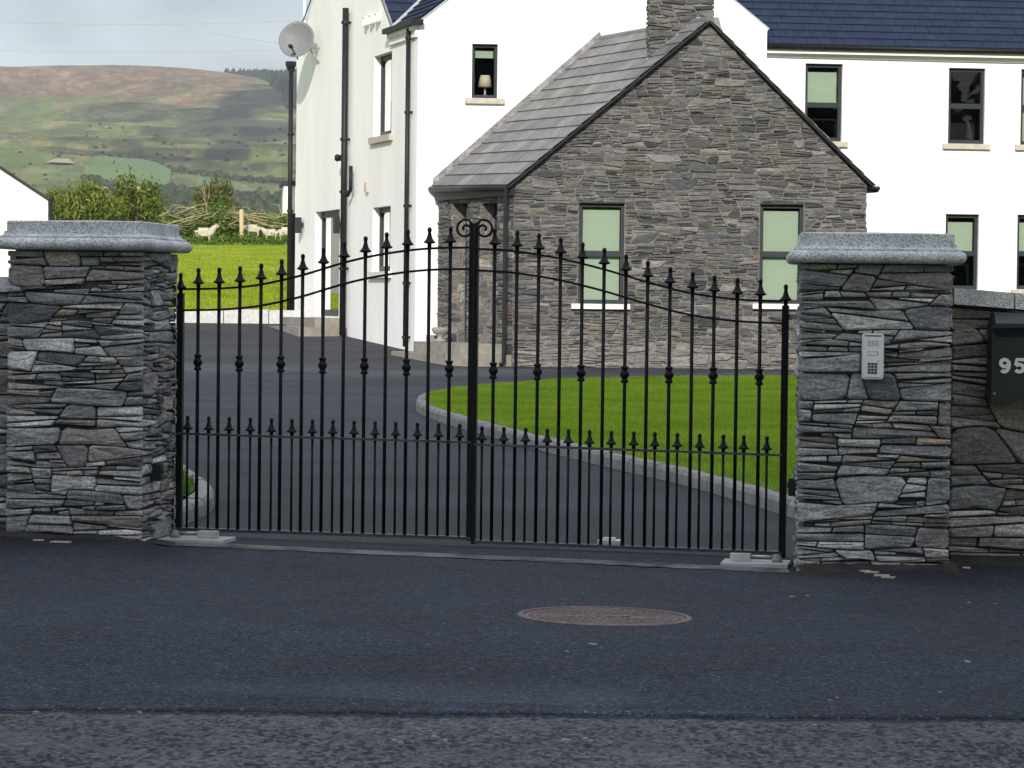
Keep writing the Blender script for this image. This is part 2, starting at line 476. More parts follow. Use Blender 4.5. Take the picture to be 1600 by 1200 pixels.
def rubble(ua, ub, za, zb, bands, lens, thin=.06):
    """irregular coursed rubble: wavy bands, each cut to stones and stacks of slivers"""
    cells = []
    z = za
    k = 0
    def wave(seed, amp):
        r = random.Random(seed)
        ps = [(r.uniform(.7, 2.2) / (sum(lens) / 2), r.uniform(0, 6.28), r.uniform(.4, 1)) for _ in range(3)]
        return lambda u: amp * sum(math.sin(u * f * 2.2 + p) * a for f, p, a in ps) / 2
    prev = lambda u: za
    while z < zb:
        h = rng.uniform(*bands)
        if z + h > zb - bands[0] * .6: h = zb - z
        top_z = z + h
        wv = wave(rng.random(), min(.3 * bands[0], .2 * h))
        top = (lambda u: zb) if top_z >= zb - 1e-6 else (lambda u, tz=top_z, wv=wv: tz + wv(u))
        u = ua
        sl = 0
        while u < ub:
            l = rng.uniform(*lens)
            if rng.random() < .2: l *= .5
            un = u + l
            if un > ub - lens[0] * .45: un = ub
            sn = 0 if un >= ub else rng.uniform(-1, 1) * min(h * .45, l * .3)
            pts = []
            for t in (0, .5, 1):
                x = u - sl + (un - sn - u + sl) * t
                pts.append((x, prev(x)))
            for t in (1, .5, 0):
                x = u + sl + (un + sn - u - sl) * t
                pts.append((x, top(x)))
            # split
            def split(poly, depth):
                if len(poly) < 3: return []
                zs = [q[1] for q in poly]; xs = [q[0] for q in poly]
                hh, ww = max(zs) - min(zs), max(xs) - min(xs)
                if depth < 3 and hh > thin * 1.5 and rng.random() < (.8 if hh > thin * 2.4 else .45) * (1 if ww > hh * .9 else .4):
                    f = rng.uniform(.3, .7); an = rng.uniform(-.16, .16) * min(1, hh / ww * 4)
                    cx, cz = (max(xs) + min(xs)) / 2, min(zs) + hh * f
                    nx, ny = -math.sin(an), math.cos(an)
                    A = clip(poly, cx, cz, nx, ny); B = clip(poly, cx, cz, -nx, -ny)
                    return split(A, depth + 1) + split(B, depth + 1)
                if depth < 4 and ww > hh * rng.uniform(4.5, 9) and ww > lens[0]:
                    f = rng.uniform(.3, .7); an = rng.uniform(-.5, .5)
                    cx, cz = min(xs) + ww * f, (max(zs) + min(zs)) / 2
                    nx, ny = math.cos(an), math.sin(an)
                    return split(clip(poly, cx, cz, nx, ny), depth + 1) + split(clip(poly, cx, cz, -nx, -ny), depth + 1)
                return [poly]
            cells += split(pts, 0)
            sl = sn
            u = un
        prev = top
        z = top_z
    return cells
def minus_rect(poly, h):
    xs = [q[0] for q in poly]; zs = [q[1] for q in poly]
    if max(xs) <= h[0] or min(xs) >= h[1] or max(zs) <= h[2] or min(zs) >= h[3]: return [poly]
    out = [clip(poly, h[0], 0, -1, 0), clip(poly, h[1], 0, 1, 0)]
    mid = clip(clip(poly, h[0], 0, 1, 0), h[1], 0, -1, 0)
    if mid: out += [clip(mid, 0, h[3], 0, 1), clip(mid, 0, h[2], 0, -1)]
    return [o for o in out if len(o) > 2]
def stone_mesh(poly, fr, joint, proud, bev, rough=.006):
    """one faced stone: sides, worn arris, uneven face -> verts, faces in world space"""
    p = clean(inset(poly, joint))
    if len(p) < 3: return None
    a = area(p)
    if a < 0: p.reverse(); a = -a
    xs = [q[0] for q in p]; zs = [q[1] for q in p]
    hh = min(max(xs) - min(xs), max(zs) - min(zs))
    if a < .0004 or hh < .012: return None
    # knock the corners off
    q = []
    n = len(p)
    for i in range(n):
        A, B, C = p[i - 1], p[i], p[(i + 1) % n]
        la, lc = math.hypot(A[0] - B[0], A[1] - B[1]), math.hypot(C[0] - B[0], C[1] - B[1])
        v1 = ((A[0] - B[0]) / la, (A[1] - B[1]) / la); v2 = ((C[0] - B[0]) / lc, (C[1] - B[1]) / lc)
        if v1[0] * v2[0] + v1[1] * v2[1] > -.8 and n < 9:
            k = min(hh * rng.uniform(.05, .2), la * .3, lc * .3)
            q += [(B[0] + v1[0] * k, B[1] + v1[1] * k), (B[0] + v2[0] * k, B[1] + v2[1] * k)]
        else: q.append(B)
    p = q
    n = len(p)
    cx, cz = sum(s[0] for s in p) / n, sum(s[1] for s in p) / n
    b = min(bev, hh * .22)
    ring = []
    for (x, z) in p:
        dx, dz = cx - x, cz - z
        sx = min(b / max(abs(dx), 1e-4), .45) if abs(dx) > 1e-4 else 0
        sz = min(b / max(abs(dz), 1e-4), .45) if abs(dz) > 1e-4 else 0
        ring.append((x + dx * min(sx, .45), z + dz * min(sz, .45)))
    tilt = (rng.uniform(-1, 1) * rough * 2.5, rng.uniform(-1, 1) * rough * 2)
    ww = max(xs) - min(xs)
    V, Fc = [], []
    for (x, z) in p: V.append(fr.p(x, z, -.03))
    for (x, z) in p: V.append(fr.p(x, z, proud - b * rng.uniform(.5, 1.0)))
    for (x, z) in ring: V.append(fr.p(x, z, proud + tilt[0] * (x - cx) / ww + tilt[1] * (z - cz) / hh + rng.uniform(-1, 1) * rough * .6))
    V.append(fr.p(cx + rng.uniform(-.2, .2) * ww, cz + rng.uniform(-.2, .2) * hh, proud + rng.uniform(-.3, 1) * rough))
    for i in range(n):
        j = (i + 1) % n
        Fc += [(i, j, n + j, n + i), (n + i, n + j, 2 * n + j, 2 * n + i), (2 * n + i, 2 * n + j, 3 * n)]
    return V, Fc, a, (cx, cz)
def face_stones(fr, outline, holes, bands, lens, thin, parent, joint=.006, proud=(.0, .02), bev=.012, warm=0, gain=1, single=True, limit=300, m='stone', keep=None, name='stone', rough=.006, pale=None):
    us = [q[0] for q in outline]; zs = [q[1] for q in outline]
    cells = rubble(min(us), max(us), min(zs), max(zs), bands, lens, thin)
    oc = outline if area(outline) > 0 else outline[::-1]
    res = []
    for c in cells:
        for i in range(len(oc)):
            a, b = oc[i], oc[(i + 1) % len(oc)]
            c = clip(c, a[0], a[1], -(b[1] - a[1]), b[0] - a[0])
            if len(c) < 3: break
        if len(c) < 3: continue
        ps = [c]
        for h in holes: ps = [r for q in ps for r in minus_rect(q, h)]
        for q in ps:
            s = stone_mesh(q, fr, joint * rng.uniform(.7, 1.3), rng.uniform(*proud), bev, rough)
            if s: res.append(s)
    res.sort(key=lambda s: -s[2])
    rest = MB(); tints = []
    for i, (V, Fc, a, c) in enumerate(res):
        t = stone_tint(warm, gain)
        if pale is not None and c[1] < pale + .5:      # mortar splashed over the lowest courses
            k_p = max(0, min(1, (pale + .5 - c[1]) / .4)) * rng.uniform(.3, .8)
            t = tuple(q * (1 - k_p) + v * k_p for q, v in zip(t, (.21, .20, .18)))
        nn = (len(V) - 1) // 3; worn = min(.30, max(t) * 1.25 + .035)
        tt = [t] * nn + [tuple(q * .55 + worn * .45 for q in t)] * nn + [tuple(q * .85 + worn * .15 for q in t)] * nn + [t]
        if single and i < limit:
            obj(name, V, Fc, M[m], parent, tint=np.array(tt), origin=fr.p(c[0], c[1], 0))
        else:
            rest.add(V, Fc); tints += tt
    if rest.V:
        o = rest.build('stone_infill', M[m], parent, tint=np.array(tints)); o['kind'] = 'stuff'
    return len(res)
def wall(fr, outline, holes, reveal, extra=None):
    """wall face with rectangular openings and their reveals -> MB"""
    oc = outline if area(outline) > 0 else outline[::-1]
    us = sorted({q[0] for q in oc} | {h[0] for h in holes} | {h[1] for h in holes})
    zs = sorted({q[1] for q in oc} | {h[2] for h in holes} | {h[3] for h in holes})
    b = MB()
    for i in range(len(us) - 1):
        for j in range(len(zs) - 1):
            um, zm = (us[i] + us[i + 1]) / 2, (zs[j] + zs[j + 1]) / 2
            if any(h[0] < um < h[1] and h[2] < zm < h[3] for h in holes): continue
            c = [(us[i], zs[j]), (us[i + 1], zs[j]), (us[i + 1], zs[j + 1]), (us[i], zs[j + 1])]
            for k in range(len(oc)):
                a, e = oc[k], oc[(k + 1) % len(oc)]
                c = clip(c, a[0], a[1], -(e[1] - a[1]), e[0] - a[0])
                if len(c) < 3: break
            if len(c) >= 3 and area(c) > 1e-5: b.add([fr.p(x, z) for x, z in c], [tuple(range(len(c)))])
    for (ua, ub, za, zb) in holes:
        cs = [(ua, za), (ub, za), (ub, zb), (ua, zb)]
        for k in range(4):
            p, q = cs[k], cs[(k + 1) % 4]
            b.quad(fr.p(*p), fr.p(*q), fr.p(*q, -reveal), fr.p(*p, -reveal))
    return b
def window(fr, h, parent, depth, transom=None, blind=None, curtain=False, sill='sill', sill_over=.08, fw_=.06, name='window', door=False, sill_h=.09, roomd=1.6, blind_top=.12):
    ua, ub, za, zb = h
    b = MB()
    d0, d1 = -depth - .05, -depth + .02
    e = .004
    b.fbox(fr, ua + e, ua + fw_, za + e, zb - e, d0, d1); b.fbox(fr, ub - fw_, ub - e, za + e, zb - e, d0, d1)
    b.fbox(fr, ua + fw_, ub - fw_, zb - fw_ - e, zb - e, d0, d1 - .002); b.fbox(fr, ua + fw_, ub - fw_, za + e, za + fw_ + .01, d0, d1 - .002)
    if transom: 
        zt = za + (zb - za) * transom
        b.fbox(fr, ua + fw_, ub - fw_, zt - .045, zt + .045, d0, d1 + .004)
    wnd = b.build(name, M['frame'], parent)
    zr = [(za + fw_, zb - fw_)] if not transom else [(za + fw_, zt - .04), (zt + .04, zb - fw_)]
    for (a, c) in zr:
        g = MB(); g.fbox(fr, ua + fw_ - .01, ub - fw_ + .01, a - .01, c + .01, -depth - .024, -depth - .012); g.build('pane', M['glass'], wnd)
    if blind:
        g = MB(); zt2 = zb - fw_ - blind_top; zb2 = za + (zb - za) * blind
        g.fbox(fr, ua + fw_ + .015, ub - fw_ - .015, zb2, zt2, -depth - .085, -depth - .075)
        g.fbox(fr, ua + fw_ + .012, ub - fw_ - .012, zb2 - .025, zb2, -depth - .09, -depth - .07)
        g.build('blind', M['blind'], wnd)
    if curtain:
        g = MB()
        for (s0, s1) in ((ua + .02, ua + (ub - ua) * .6),):
            n = 14
            V, Fc = [], []
            for i in range(n + 1):
                uu = s0 + (s1 - s0) * i / n; dd = -depth - .12 + .03 * math.sin(i * 1.9)
                V += [fr.p(uu, za + .05, dd), fr.p(uu, zb - .05, dd)]
            for i in range(n): Fc.append((2 * i, 2 * i + 2, 2 * i + 3, 2 * i + 1))
            g.add(V, Fc)
        g.build('curtain', M['curtain'], wnd, smooth=True)
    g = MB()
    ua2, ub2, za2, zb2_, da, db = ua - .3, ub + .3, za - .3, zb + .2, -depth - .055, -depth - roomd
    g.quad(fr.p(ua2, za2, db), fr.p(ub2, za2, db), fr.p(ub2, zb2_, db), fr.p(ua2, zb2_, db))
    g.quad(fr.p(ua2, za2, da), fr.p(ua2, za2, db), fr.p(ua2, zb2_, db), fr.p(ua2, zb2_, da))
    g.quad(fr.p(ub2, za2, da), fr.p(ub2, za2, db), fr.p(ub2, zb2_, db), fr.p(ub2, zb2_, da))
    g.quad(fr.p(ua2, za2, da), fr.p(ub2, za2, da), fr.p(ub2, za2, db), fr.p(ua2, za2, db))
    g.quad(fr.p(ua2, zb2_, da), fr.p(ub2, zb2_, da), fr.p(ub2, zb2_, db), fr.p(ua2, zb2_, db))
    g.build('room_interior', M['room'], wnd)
    if sill:
        g = MB(); g.fbox(fr, ua - sill_over, ub + sill_over, za - sill_h, za - .004, -depth + .021, .07)
        g.build('sill', M[sill], wnd)
    return wnd

# ================================================================== GROUND
def grid(name, xs, ys, zf, m, smooth=True, parent=None, tf=None):
    X, Y = np.meshgrid(xs, ys)
    Z = zf(X, Y)
    V = np.stack([X.ravel(), Y.ravel(), Z.ravel()], 1)
    nx, ny = len(xs), len(ys)
    i = (np.arange(ny - 1)[:, None] * nx + np.arange(nx - 1)[None, :]).ravel()
    Fa = np.stack([i, i + 1, i + nx + 1, i + nx], 1)
    return npobj(name, V, Fa, m, parent, smooth, None if tf is None else np.repeat(tf(X, Y).reshape(-1, 1), 3, 1))
def hash2(i, j, s):
    v = np.sin(i * 127.1 + j * 311.7 + s * 74.7) * 43758.5453
    return v - np.floor(v)
def chips(X, Y, cell, amp, r=.62, keep=1.0, seed=0.):
    """rounded stone chips sticking out of the binder"""
    gx, gy = X / cell, Y / cell
    ix, iy = np.floor(gx), np.floor(gy)
    best = np.zeros_like(X)
    for dx in (-1, 0, 1):
        for dy in (-1, 0, 1):
            cx, cy = ix + dx, iy + dy
            a, b, c, d = (hash2(cx, cy, seed + k) for k in (1, 2, 3, 4))
            px, py = cx + .15 + .7 * a, cy + .15 + .7 * b
            rr = r * (.6 + .7 * c)
            ax = .7 + .6 * d
            q = 1 - (((gx - px) / ax) ** 2 + (gy - py) ** 2) / rr ** 2
            hgt = np.where(d < keep, np.clip(q, 0, 1) ** .5 * (.55 + .45 * c), 0)
            best = np.maximum(best, hgt)
    return best * amp
def vnoise(X, Y, s, seed=0.):
    gx, gy = X / s, Y / s
    ix, iy = np.floor(gx), np.floor(gy); fx, fy = gx - ix, gy - iy
    fx, fy = fx * fx * (3 - 2 * fx), fy * fy * (3 - 2 * fy)
    a, b, c, d = hash2(ix, iy, seed), hash2(ix + 1, iy, seed), hash2(ix, iy + 1, seed), hash2(ix + 1, iy + 1, seed)
    return (a * (1 - fx) + b * fx) * (1 - fy) + (c * (1 - fx) + d * fx) * fy
# seam between the worn carriageway and the newer apron
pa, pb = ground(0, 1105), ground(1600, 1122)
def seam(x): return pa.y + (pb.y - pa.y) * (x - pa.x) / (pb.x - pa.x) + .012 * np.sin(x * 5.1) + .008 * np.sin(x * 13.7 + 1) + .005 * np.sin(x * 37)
def pits(X, Y):
    wx, wy = X + .012 * (vnoise(X, Y, .03, 2) - .5), Y + .02 * (vnoise(X, Y, .025, 6) - .5)
    a = chips(wx, wy / 1.5, .023, 1., r=.52, keep=.42, seed=4.)
    b_ = chips(wx + .2 * wy, wy / 1.3, .015, .8, r=.5, keep=.36, seed=6.)
    return np.clip(np.maximum(a, b_) * (.35 + 1.1 * vnoise(X, Y, .2, 19)), 0, 1)
def road_z(X, Y):
    return gz(X, Y) - .011 - .0025 * pits(X, Y) + chips(X, Y, .014, .0022, seed=3.) + .004 * (vnoise(X, Y, .12, 3) - .5)
def apron_z(X, Y):
    e = np.clip((Y - seam(X)) / .03, 0, 1)
    lip = .016 * e ** .5 - .02 * (1 - e) * (Y < seam(X) + .004)
    fade = 1 - .55 * sm(9.2, 12, Y)
    smooth_patch = sm(.55, .7, vnoise(X, Y * 2.5, .8, 21)) * (1 - sm(9.0, 9.5, Y)) 
    return gz(X, Y) - .016 + lip + chips(X, Y, .0165, .0058, keep=.93, seed=9.) * fade * (1 - .8 * smooth_patch) + .004 * (vnoise(X, Y, .22, 5) - .5)
tag(grid('road', np.arange(-2.3, 2.3, .0055), np.arange(7.0, 8.98, .0075), road_z, M['road'], tf=lambda X, Y: (.98 - .93 * np.clip(pits(X, Y) * 2.6 - .35, 0, 1) + .25 * vnoise(X, Y, .3, 14)) * (1 - .9 * np.exp(-((Y - seam(X) + .022) / .026) ** 2))), kind='structure')  # shadow below the apron lip and shade in the pits put into the tint
tag(grid('apron', np.arange(-2.75, 2.95, .0095), np.concatenate([np.arange(8.38, 10.5, .008), np.arange(10.5, 14.3, .013)]), apron_z, M['asphalt'], tf=lambda X, Y: (.45 + .8 * np.clip(chips(X, Y, .0165, 1., keep=.93, seed=9.) * 1.5 - .3 + .5 * vnoise(X, Y, .07, 15), 0, 1) + .45 * sm(.55, .7, vnoise(X, Y * 2.5, .8, 21)) * (1 - sm(9.0, 9.5, Y)) + .9 * np.exp(-((Y - seam(X) - .03) / .022) ** 2) * vnoise(X, Y, .35, 77)) * (1 - .55 * sm(12.6, 13.6, Y + .8 * (vnoise(X, Y, .5, 78) - .5)) * sm(1.0, 1.6, np.abs(X + .15)))), kind='structure')  # light on the lip top and shade between chips put into the tint
tag(grid('road_surface', np.linspace(-60, 60, 61), np.array([-8, -4, 0, 3, 5, 7.4, 8.4, 8.65]), lambda X, Y: gz(X, Y) - .04, M['road'], tf=lambda X, Y: .8 + 0 * X), kind='structure')
tag(grid('apron_surface', np.linspace(-60, 60, 121), np.array([8.65, 9, 10, 11, 12, 12.5, 13, 13.5, 14, 14.6]), lambda X, Y: gz(X, Y) - .03, M['asphalt'], tf=lambda X, Y: .95 + 0 * X), kind='structure')
# wide ground sheet to the horizon and the hill
def hill_z(X, Y):
    z = gz(X, Y)
    far = sm(250, 900, Y)
    n = (vnoise(X, Y, 260, 31) - .5) * 12 + (vnoise(X, Y, 90, 32) - .5) * 8 + (vnoise(X, Y, 30, 33) - .5) * 2.5
    top = sm(2100, 2500, Y)
    n = n * (1 - .8 * top)
    u = X / np.maximum(Y, 1)
    edge = -5 * sm(-.105, -.08, u) * top + 5 * np.exp(-((u + .155) / .02) ** 2) * top + 3 * np.sin(u * 90) * top
    return z + n * far + edge - .06 * (Y < 130)
us_ = np.concatenate([np.linspace(-1.6, -.22, 26), np.linspace(-.215, -.06, 190), np.linspace(-.05, 1.6, 40)])
ys_ = np.concatenate([np.linspace(15.0, 120, 70), np.geomspace(124, 600, 50), np.linspace(610, 2700, 230), np.linspace(2800, 4200, 12)])
UU, YY = np.meshgrid(us_, ys_)
XX = UU * YY
ZZ = hill_z(XX, YY)
def smooth2(a, it=1):
    return a
ELEV = (ZZ - 1.2) / YY * F
PXL = 800 + F * UU                      # bearing, used only to say where vegetation and painted cloud shade lie
def lerp(a, b, t): return a + (np.array(b) - a) * t[..., None]
n1 = vnoise(UU * 900, YY / 6, 3, 41); n2 = vnoise(UU * 400, YY / 14, 3, 42); n3 = vnoise(UU * 1500, YY / 4, 2.5, 43)
colr = np.zeros(XX.shape + (3,)) + np.array((.120, .155, .045))
colr = lerp(colr, (.19, .18, .07), sm(.45, .75, n2))
colr = lerp(colr, (.085, .10, .055), sm(.5, .8, n1) * .8)
colr = lerp(colr, (.30, .27, .14), sm(.66, .82, n3) * sm(.3, .6, n2) * .8)
rough_edge = (n2 - .5) * 260 + (n1 - .5) * 120
moor = sm(1960, 2130, YY + rough_edge + 600 * sm(-.10, -.07, UU) * -1)
colr = lerp(colr, (.17, .115, .068), moor)
colr = lerp(colr, (.25, .18, .11), moor * sm(.5, .8, n1) * .8)
colr = lerp(colr, (.30, .25, .15), moor * sm(.74, .86, n3) * .8)
low = 1 - sm(980, 1180, YY + rough_edge * .5)
colr = lerp(colr, (.10, .14, .055), low * .7)
cloud_shade = sm(.5, .62, vnoise(UU * 260, YY / 45, 3.2, 55)) * (1 - moor) * sm(1050, 1200, YY) * sm(-.155, -.13, UU)
colr = lerp(colr, (.055, .062, .042), cloud_shade * .85)  # heath-coloured patches: cloud shadow put into the hill colour
near = 1 - sm(130, 260, YY)
colr = lerp(colr, (.15, .22, .03), near)
colr = colr * np.where(YY[..., None] > 300, .95, 1.0)
V = np.stack([XX.ravel(), YY.ravel(), ZZ.ravel()], 1)
nx, ny = len(us_), len(ys_)
ii = (np.arange(ny - 1)[:, None] * nx + np.arange(nx - 1)[None, :]).ravel()
M['hill'] = mat('hill_vegetation', (.70, .72, .73), (1.28, 1.25, 1.2), .03, .95, tint=True, spec=.1, stretch=(1, .16, 1), detail=12, lo=.36, hi=.66, fine=(.09, .86, 1.14))
tag(npobj('hillside', V, np.stack([ii, ii + 1, ii + nx + 1, ii + nx], 1), M['hill'], None, True, colr.reshape(-1, 3)), kind='structure')
tag(grid('ground', np.linspace(-4000, 4000, 21), np.concatenate([np.linspace(-3000, -8, 8), [15.5]]), lambda X, Y: 0 * X - .08, M['fieldground']), kind='structure')

# threshold strip, driveway
g_l, g_r = atY(280, 838, 14.75), atY(1222, 872, 14.27)
GF = Fr(g_l, u=(g_r.x - g_l.x, g_r.y - g_l.y))
def sheet(name, pts, m, dz, kind='structure', sub=1):
    V = [(p[0], p[1], float(gz(p[0], p[1])) + dz) for p in pts]
    return tag(obj(name, V, [tuple(range(len(V)))], m), kind=kind)
s0, s1 = ground(272, 853.5), ground(1234, 896)
sx = np.linspace(s0.x, s1.x, 40)
def strip_y(x): return s0.y + (s1.y - s0.y) * (x - s0.x) / (s1.x - s0.x)
V, Fc = [], []
for i, x in enumerate(sx):
    for t in (0, .5, 1):
        y = strip_y(x) + t * .23 + (rng.uniform(-.02, .02) if t != .5 else 0)
        V.append((x, y, float(gz(x, y)) + (.013 if t == .5 else .004)))
for i in range(len(sx) - 1):
    for t in (0, 1): Fc.append((3 * i + t, 3 * i + 3 + t, 3 * i + 4 + t, 3 * i + 1 + t))
tag(obj('threshold_strip', V, Fc, M['strip'], smooth=True), kind='structure')
def drive_z(X, Y): return gz(X, Y) + .002 * (vnoise(X, Y, .3, 4) - .5)
tag(grid('driveway', np.linspace(-10, 10, 130), np.concatenate([np.linspace(14.1, 30, 60), np.linspace(30.5, 63.5, 90)]), drive_z, M['drive'], tf=lambda X, Y: np.where(Y < 29, .72, 1.) * 0 + .78 + .42 * sm(22, 31, Y + 4 * vnoise(X, Y, 3., 8)) - .52 * sm(44.5, 47, Y + 3.5 * (vnoise(X, Y * .6, 2.2, 9) - .5) * 2) + .6 * (vnoise(X * .45, Y, .7, 10) - .5)), kind='structure')  # paler past the trees' shadow edge: sunlit tone put into the tint

# kerbs
def resample(pts, step, closed=False):
    P = [Vector(p) for p in pts]
    out = [P[0].copy()]
    acc = 0
    for a, b in zip(P[:-1], P[1:]):
        l = (b - a).length; t = step - acc
        while t <= l:
            out.append(a.lerp(b, t / l)); t += step
        acc = (acc + l) % step if False else l - (t - step)
    return out
def smoothline(pts, k=6):
    P = [Vector(p) for p in pts]; out = []
    for i in range(len(P) - 1):
        p0, p1, p2, p3 = P[max(i - 1, 0)], P[i], P[i + 1], P[min(i + 2, len(P) - 1)]
        for j in range(k):
            t = j / k
            out.append(.5 * ((2 * p1) + (p2 - p0) * t + (2 * p0 - 5 * p1 + 4 * p2 - p3) * t * t + (3 * p1 - p0 - 3 * p2 + p3) * t ** 3))
    out.append(P[-1]); return out
def kerb(name, line, side, length, parent, wd=.11, ht=.10, gap=.013):
    """kerb stones laid end to end along a line of ground points; side = +1 puts the body on the left of the line"""
    L_ = smoothline(line, 5)
    cum = [0]
    for a, b in zip(L_[:-1], L_[1:]): cum.append(cum[-1] + (b - a).length)
    def at(s):
        s = min(max(s, 0), cum[-1])
        i = max(0, min(int(np.searchsorted(cum, s)) - 1, len(L_) - 2))
        t = (s - cum[i]) / max(cum[i + 1] - cum[i], 1e-6)
        d = (L_[i + 1] - L_[i]).normalized()
        return L_[i].lerp(L_[i + 1], t), Vector((-d.y, d.x, 0)) * side
    s = 0
    while s < cum[-1] - .05:
        e = min(s + length * rng.uniform(.96, 1.04), cum[-1])
        n = max(1, int((e - s) / .3))
        V, Fc = [], []
        for k in range(n + 1):
            p, q = at(s + gap / 2 + (e - s - gap) * k / n)
            zb = float(gz(p.x, p.y)) - .05
            zt = zb + .05 + ht + (rng.uniform(-.003, .003) if k in (0, n) else 0)
            for (o, z) in ((0, zb), (.006, zt - .03), (.022, zt - .004), (.04, zt), (wd, zt), (wd, zb)):
                r_ = p + q * o; V.append((r_.x, r_.y, z))
        for k in range(n):
            for j in range(5): Fc.append((6 * k + j, 6 * k + 6 + j, 6 * k + 7 + j, 6 * k + 1 + j))
        Fc += [tuple(range(5, -1, -1)), tuple(6 * n + j for j in range(6))]
        obj('kerb_stone', V, Fc, M['concrete'], parent)
        s = e
    return L_
def grp(name, loc, kind, label=None):
    o = bpy.data.objects.new(name, None); COL.objects.link(o); o.location = loc; WO[o.name] = Vector(loc); o['kind'] = kind
    if label: o['label'] = label
    return o
RK = [(1300, 832), (1239, 810), (1180, 791), (1100, 767), (1042, 752), (953, 731), (868, 710), (806, 694), (736, 674), (690, 660), (662, 650), (650, 642), (651, 633), (662, 627), (690, 621), (740, 615), (820, 608), (920, 603), (1060, 600), (1250, 599)]
RKP = [ground(*p) for p in RK]
k1 = grp('lawn_kerb', (RKP[6].x, RKP[6].y, 0), 'structure')
rl = kerb('lawn_kerb', RKP[:16], -1, .62, k1)
rl2 = smoothline(RKP, 5)
LK = [(269, 832), (287, 822), (312, 812), (329, 801), (336, 790), (331, 779), (316, 767), (300, 755), (286, 742), (262, 724), (225, 700)]
LKP = [ground(*p) for p in LK]
k2 = grp('verge_kerb', (LKP[4].x, LKP[4].y, 0), 'structure')
ll = kerb('verge_kerb', LKP, 1, .40, k2)
def lawn(name, line, inset_d, side, ngrass, bl, tints, label=None, close=None, seed=1):
    P = []
    for i, p in enumerate(line):
        d = (line[min(i + 1, len(line) - 1)] - line[max(i - 1, 0)]).normalized()
        q = p + Vector((-d.y, d.x, 0)) * side * inset_d
        P.append((q.x, q.y))
    if close: P += close
    A = np.array(P)
    V = [(x, y, float(gz(x, y)) + .10) for x, y in P]
    tag(obj(name, V, [tuple(range(len(V)))], M['lawnsoil']), kind='structure')
    lo, hi = A.min(0), A.max(0)
    r = np.random.default_rng(seed)
    n = ngrass
    X = r.uniform(lo[0], hi[0], n); Y = r.uniform(lo[1], hi[1], n)
    ins = np.zeros(n, bool)
    j = len(A) - 1
    for i in range(len(A)):
        c = ((A[i, 1] > Y) != (A[j, 1] > Y)) & (X < (A[j, 0] - A[i, 0]) * (Y - A[i, 1]) / (A[j, 1] - A[i, 1] + 1e-12) + A[i, 0])
        ins ^= c; j = i
    X, Y = X[ins], Y[ins]
    return blades(name + '_grass', X, Y, gz(X, Y) + .095, bl, tints, r)
def blades(name, X, Y, Z, bl, tints, r, wd=.16):
    n = len(X)
    h = bl * r.uniform(.55, 1.25, n) * (.75 + .5 * vnoise(X, Y, .35, 61))
    th = r.uniform(0, 6.28, n); lean = r.normal(0, .35, (n, 2))
    w_ = h * wd * r.uniform(.7, 1.3, n)
    dx, dy = np.cos(th) * w_, np.sin(th) * w_
    a = np.stack([X - dx, Y - dy, Z], 1); b = np.stack([X + dx, Y + dy, Z], 1)
    c = np.stack([X + lean[:, 0] * h, Y + lean[:, 1] * h, Z + h], 1)
    V = np.stack([a, b, c], 1).reshape(-1, 3)
    tt = np.array(tints)
    patch = vnoise(X, Y, .9, 71) * .35 + vnoise(X, Y, .25, 72) * .3 + vnoise(X, Y * .5, 3.1, 73) * .35
    k = np.clip(patch * .8 + r.uniform(0, .45, n) - .1, 0, 1)[:, None]
    ct = (tt[0] * (1 - k) + tt[1] * k) * r.uniform(.8, 1.2, (n, 1))
    return tag(npobj(name, V, np.arange(3 * n).reshape(-1, 3), M['grass'], None, False, np.repeat(ct, 3, 0)), kind='stuff')
far_r = [(9, RKP[-1].y), (9, RKP[0].y - .1)]
lawn('front_lawn', rl2, .10, -1, 560000, .032, ((.24, .40, .03), (.42, .58, .06)), close=far_r, seed=3)
lawn('verge_lawn', [p for p in ll if p.y > LKP[0].y + .2], .12, 1, 12000, .05, ((.065, .15, .012), (.12, .22, .02)), close=[(-4, LKP[-1].y + .5), (-4, LKP[0].y + .35)], seed=4)

# back field beyond the drive: pale edging, sunlit grass
e0, e1 = ground(250, 504), ground(441, 506)
fe = Fr(e0, u=(e1.x - e0.x, e1.y - e0.y))
pe = grp('path_edging', e0, 'structure')
du = (e1 - e0).length
uu = -6.0
while uu < du + .5:
    b = MB(); b.fbox(fe, uu + .006, uu + .9, .4, e0.z + .28 + (e1.z - e0.z) * uu / du + rng.uniform(-.006, .006), -.6, 0); b.build('kerb_stone', M['white_concrete'], pe); uu += .91
def field_z(X, Y): return gz(X, Y) + .20 * sm(61, 63, Y) * (1 - sm(90, 120, Y)) + .12 * (vnoise(X, Y, 3.5, 12) - .5)
fy = e0.y + .55
tag(grid('field', np.linspace(-60, 20, 100), np.linspace(fy, 150, 90), field_z, M['fieldground']), kind='structure')
r_ = np.random.default_rng(9)
fyy = fy + .1 + (135 - fy) * r_.random(200000) ** 1.5
fxx = (-.15 + .12 * r_.random(200000)) * fyy
blades('field_grass', fxx, fyy, field_z(fxx, fyy) - .02, .065, ((.17, .27, .015), (.42, .47, .042)), r_, wd=.3)

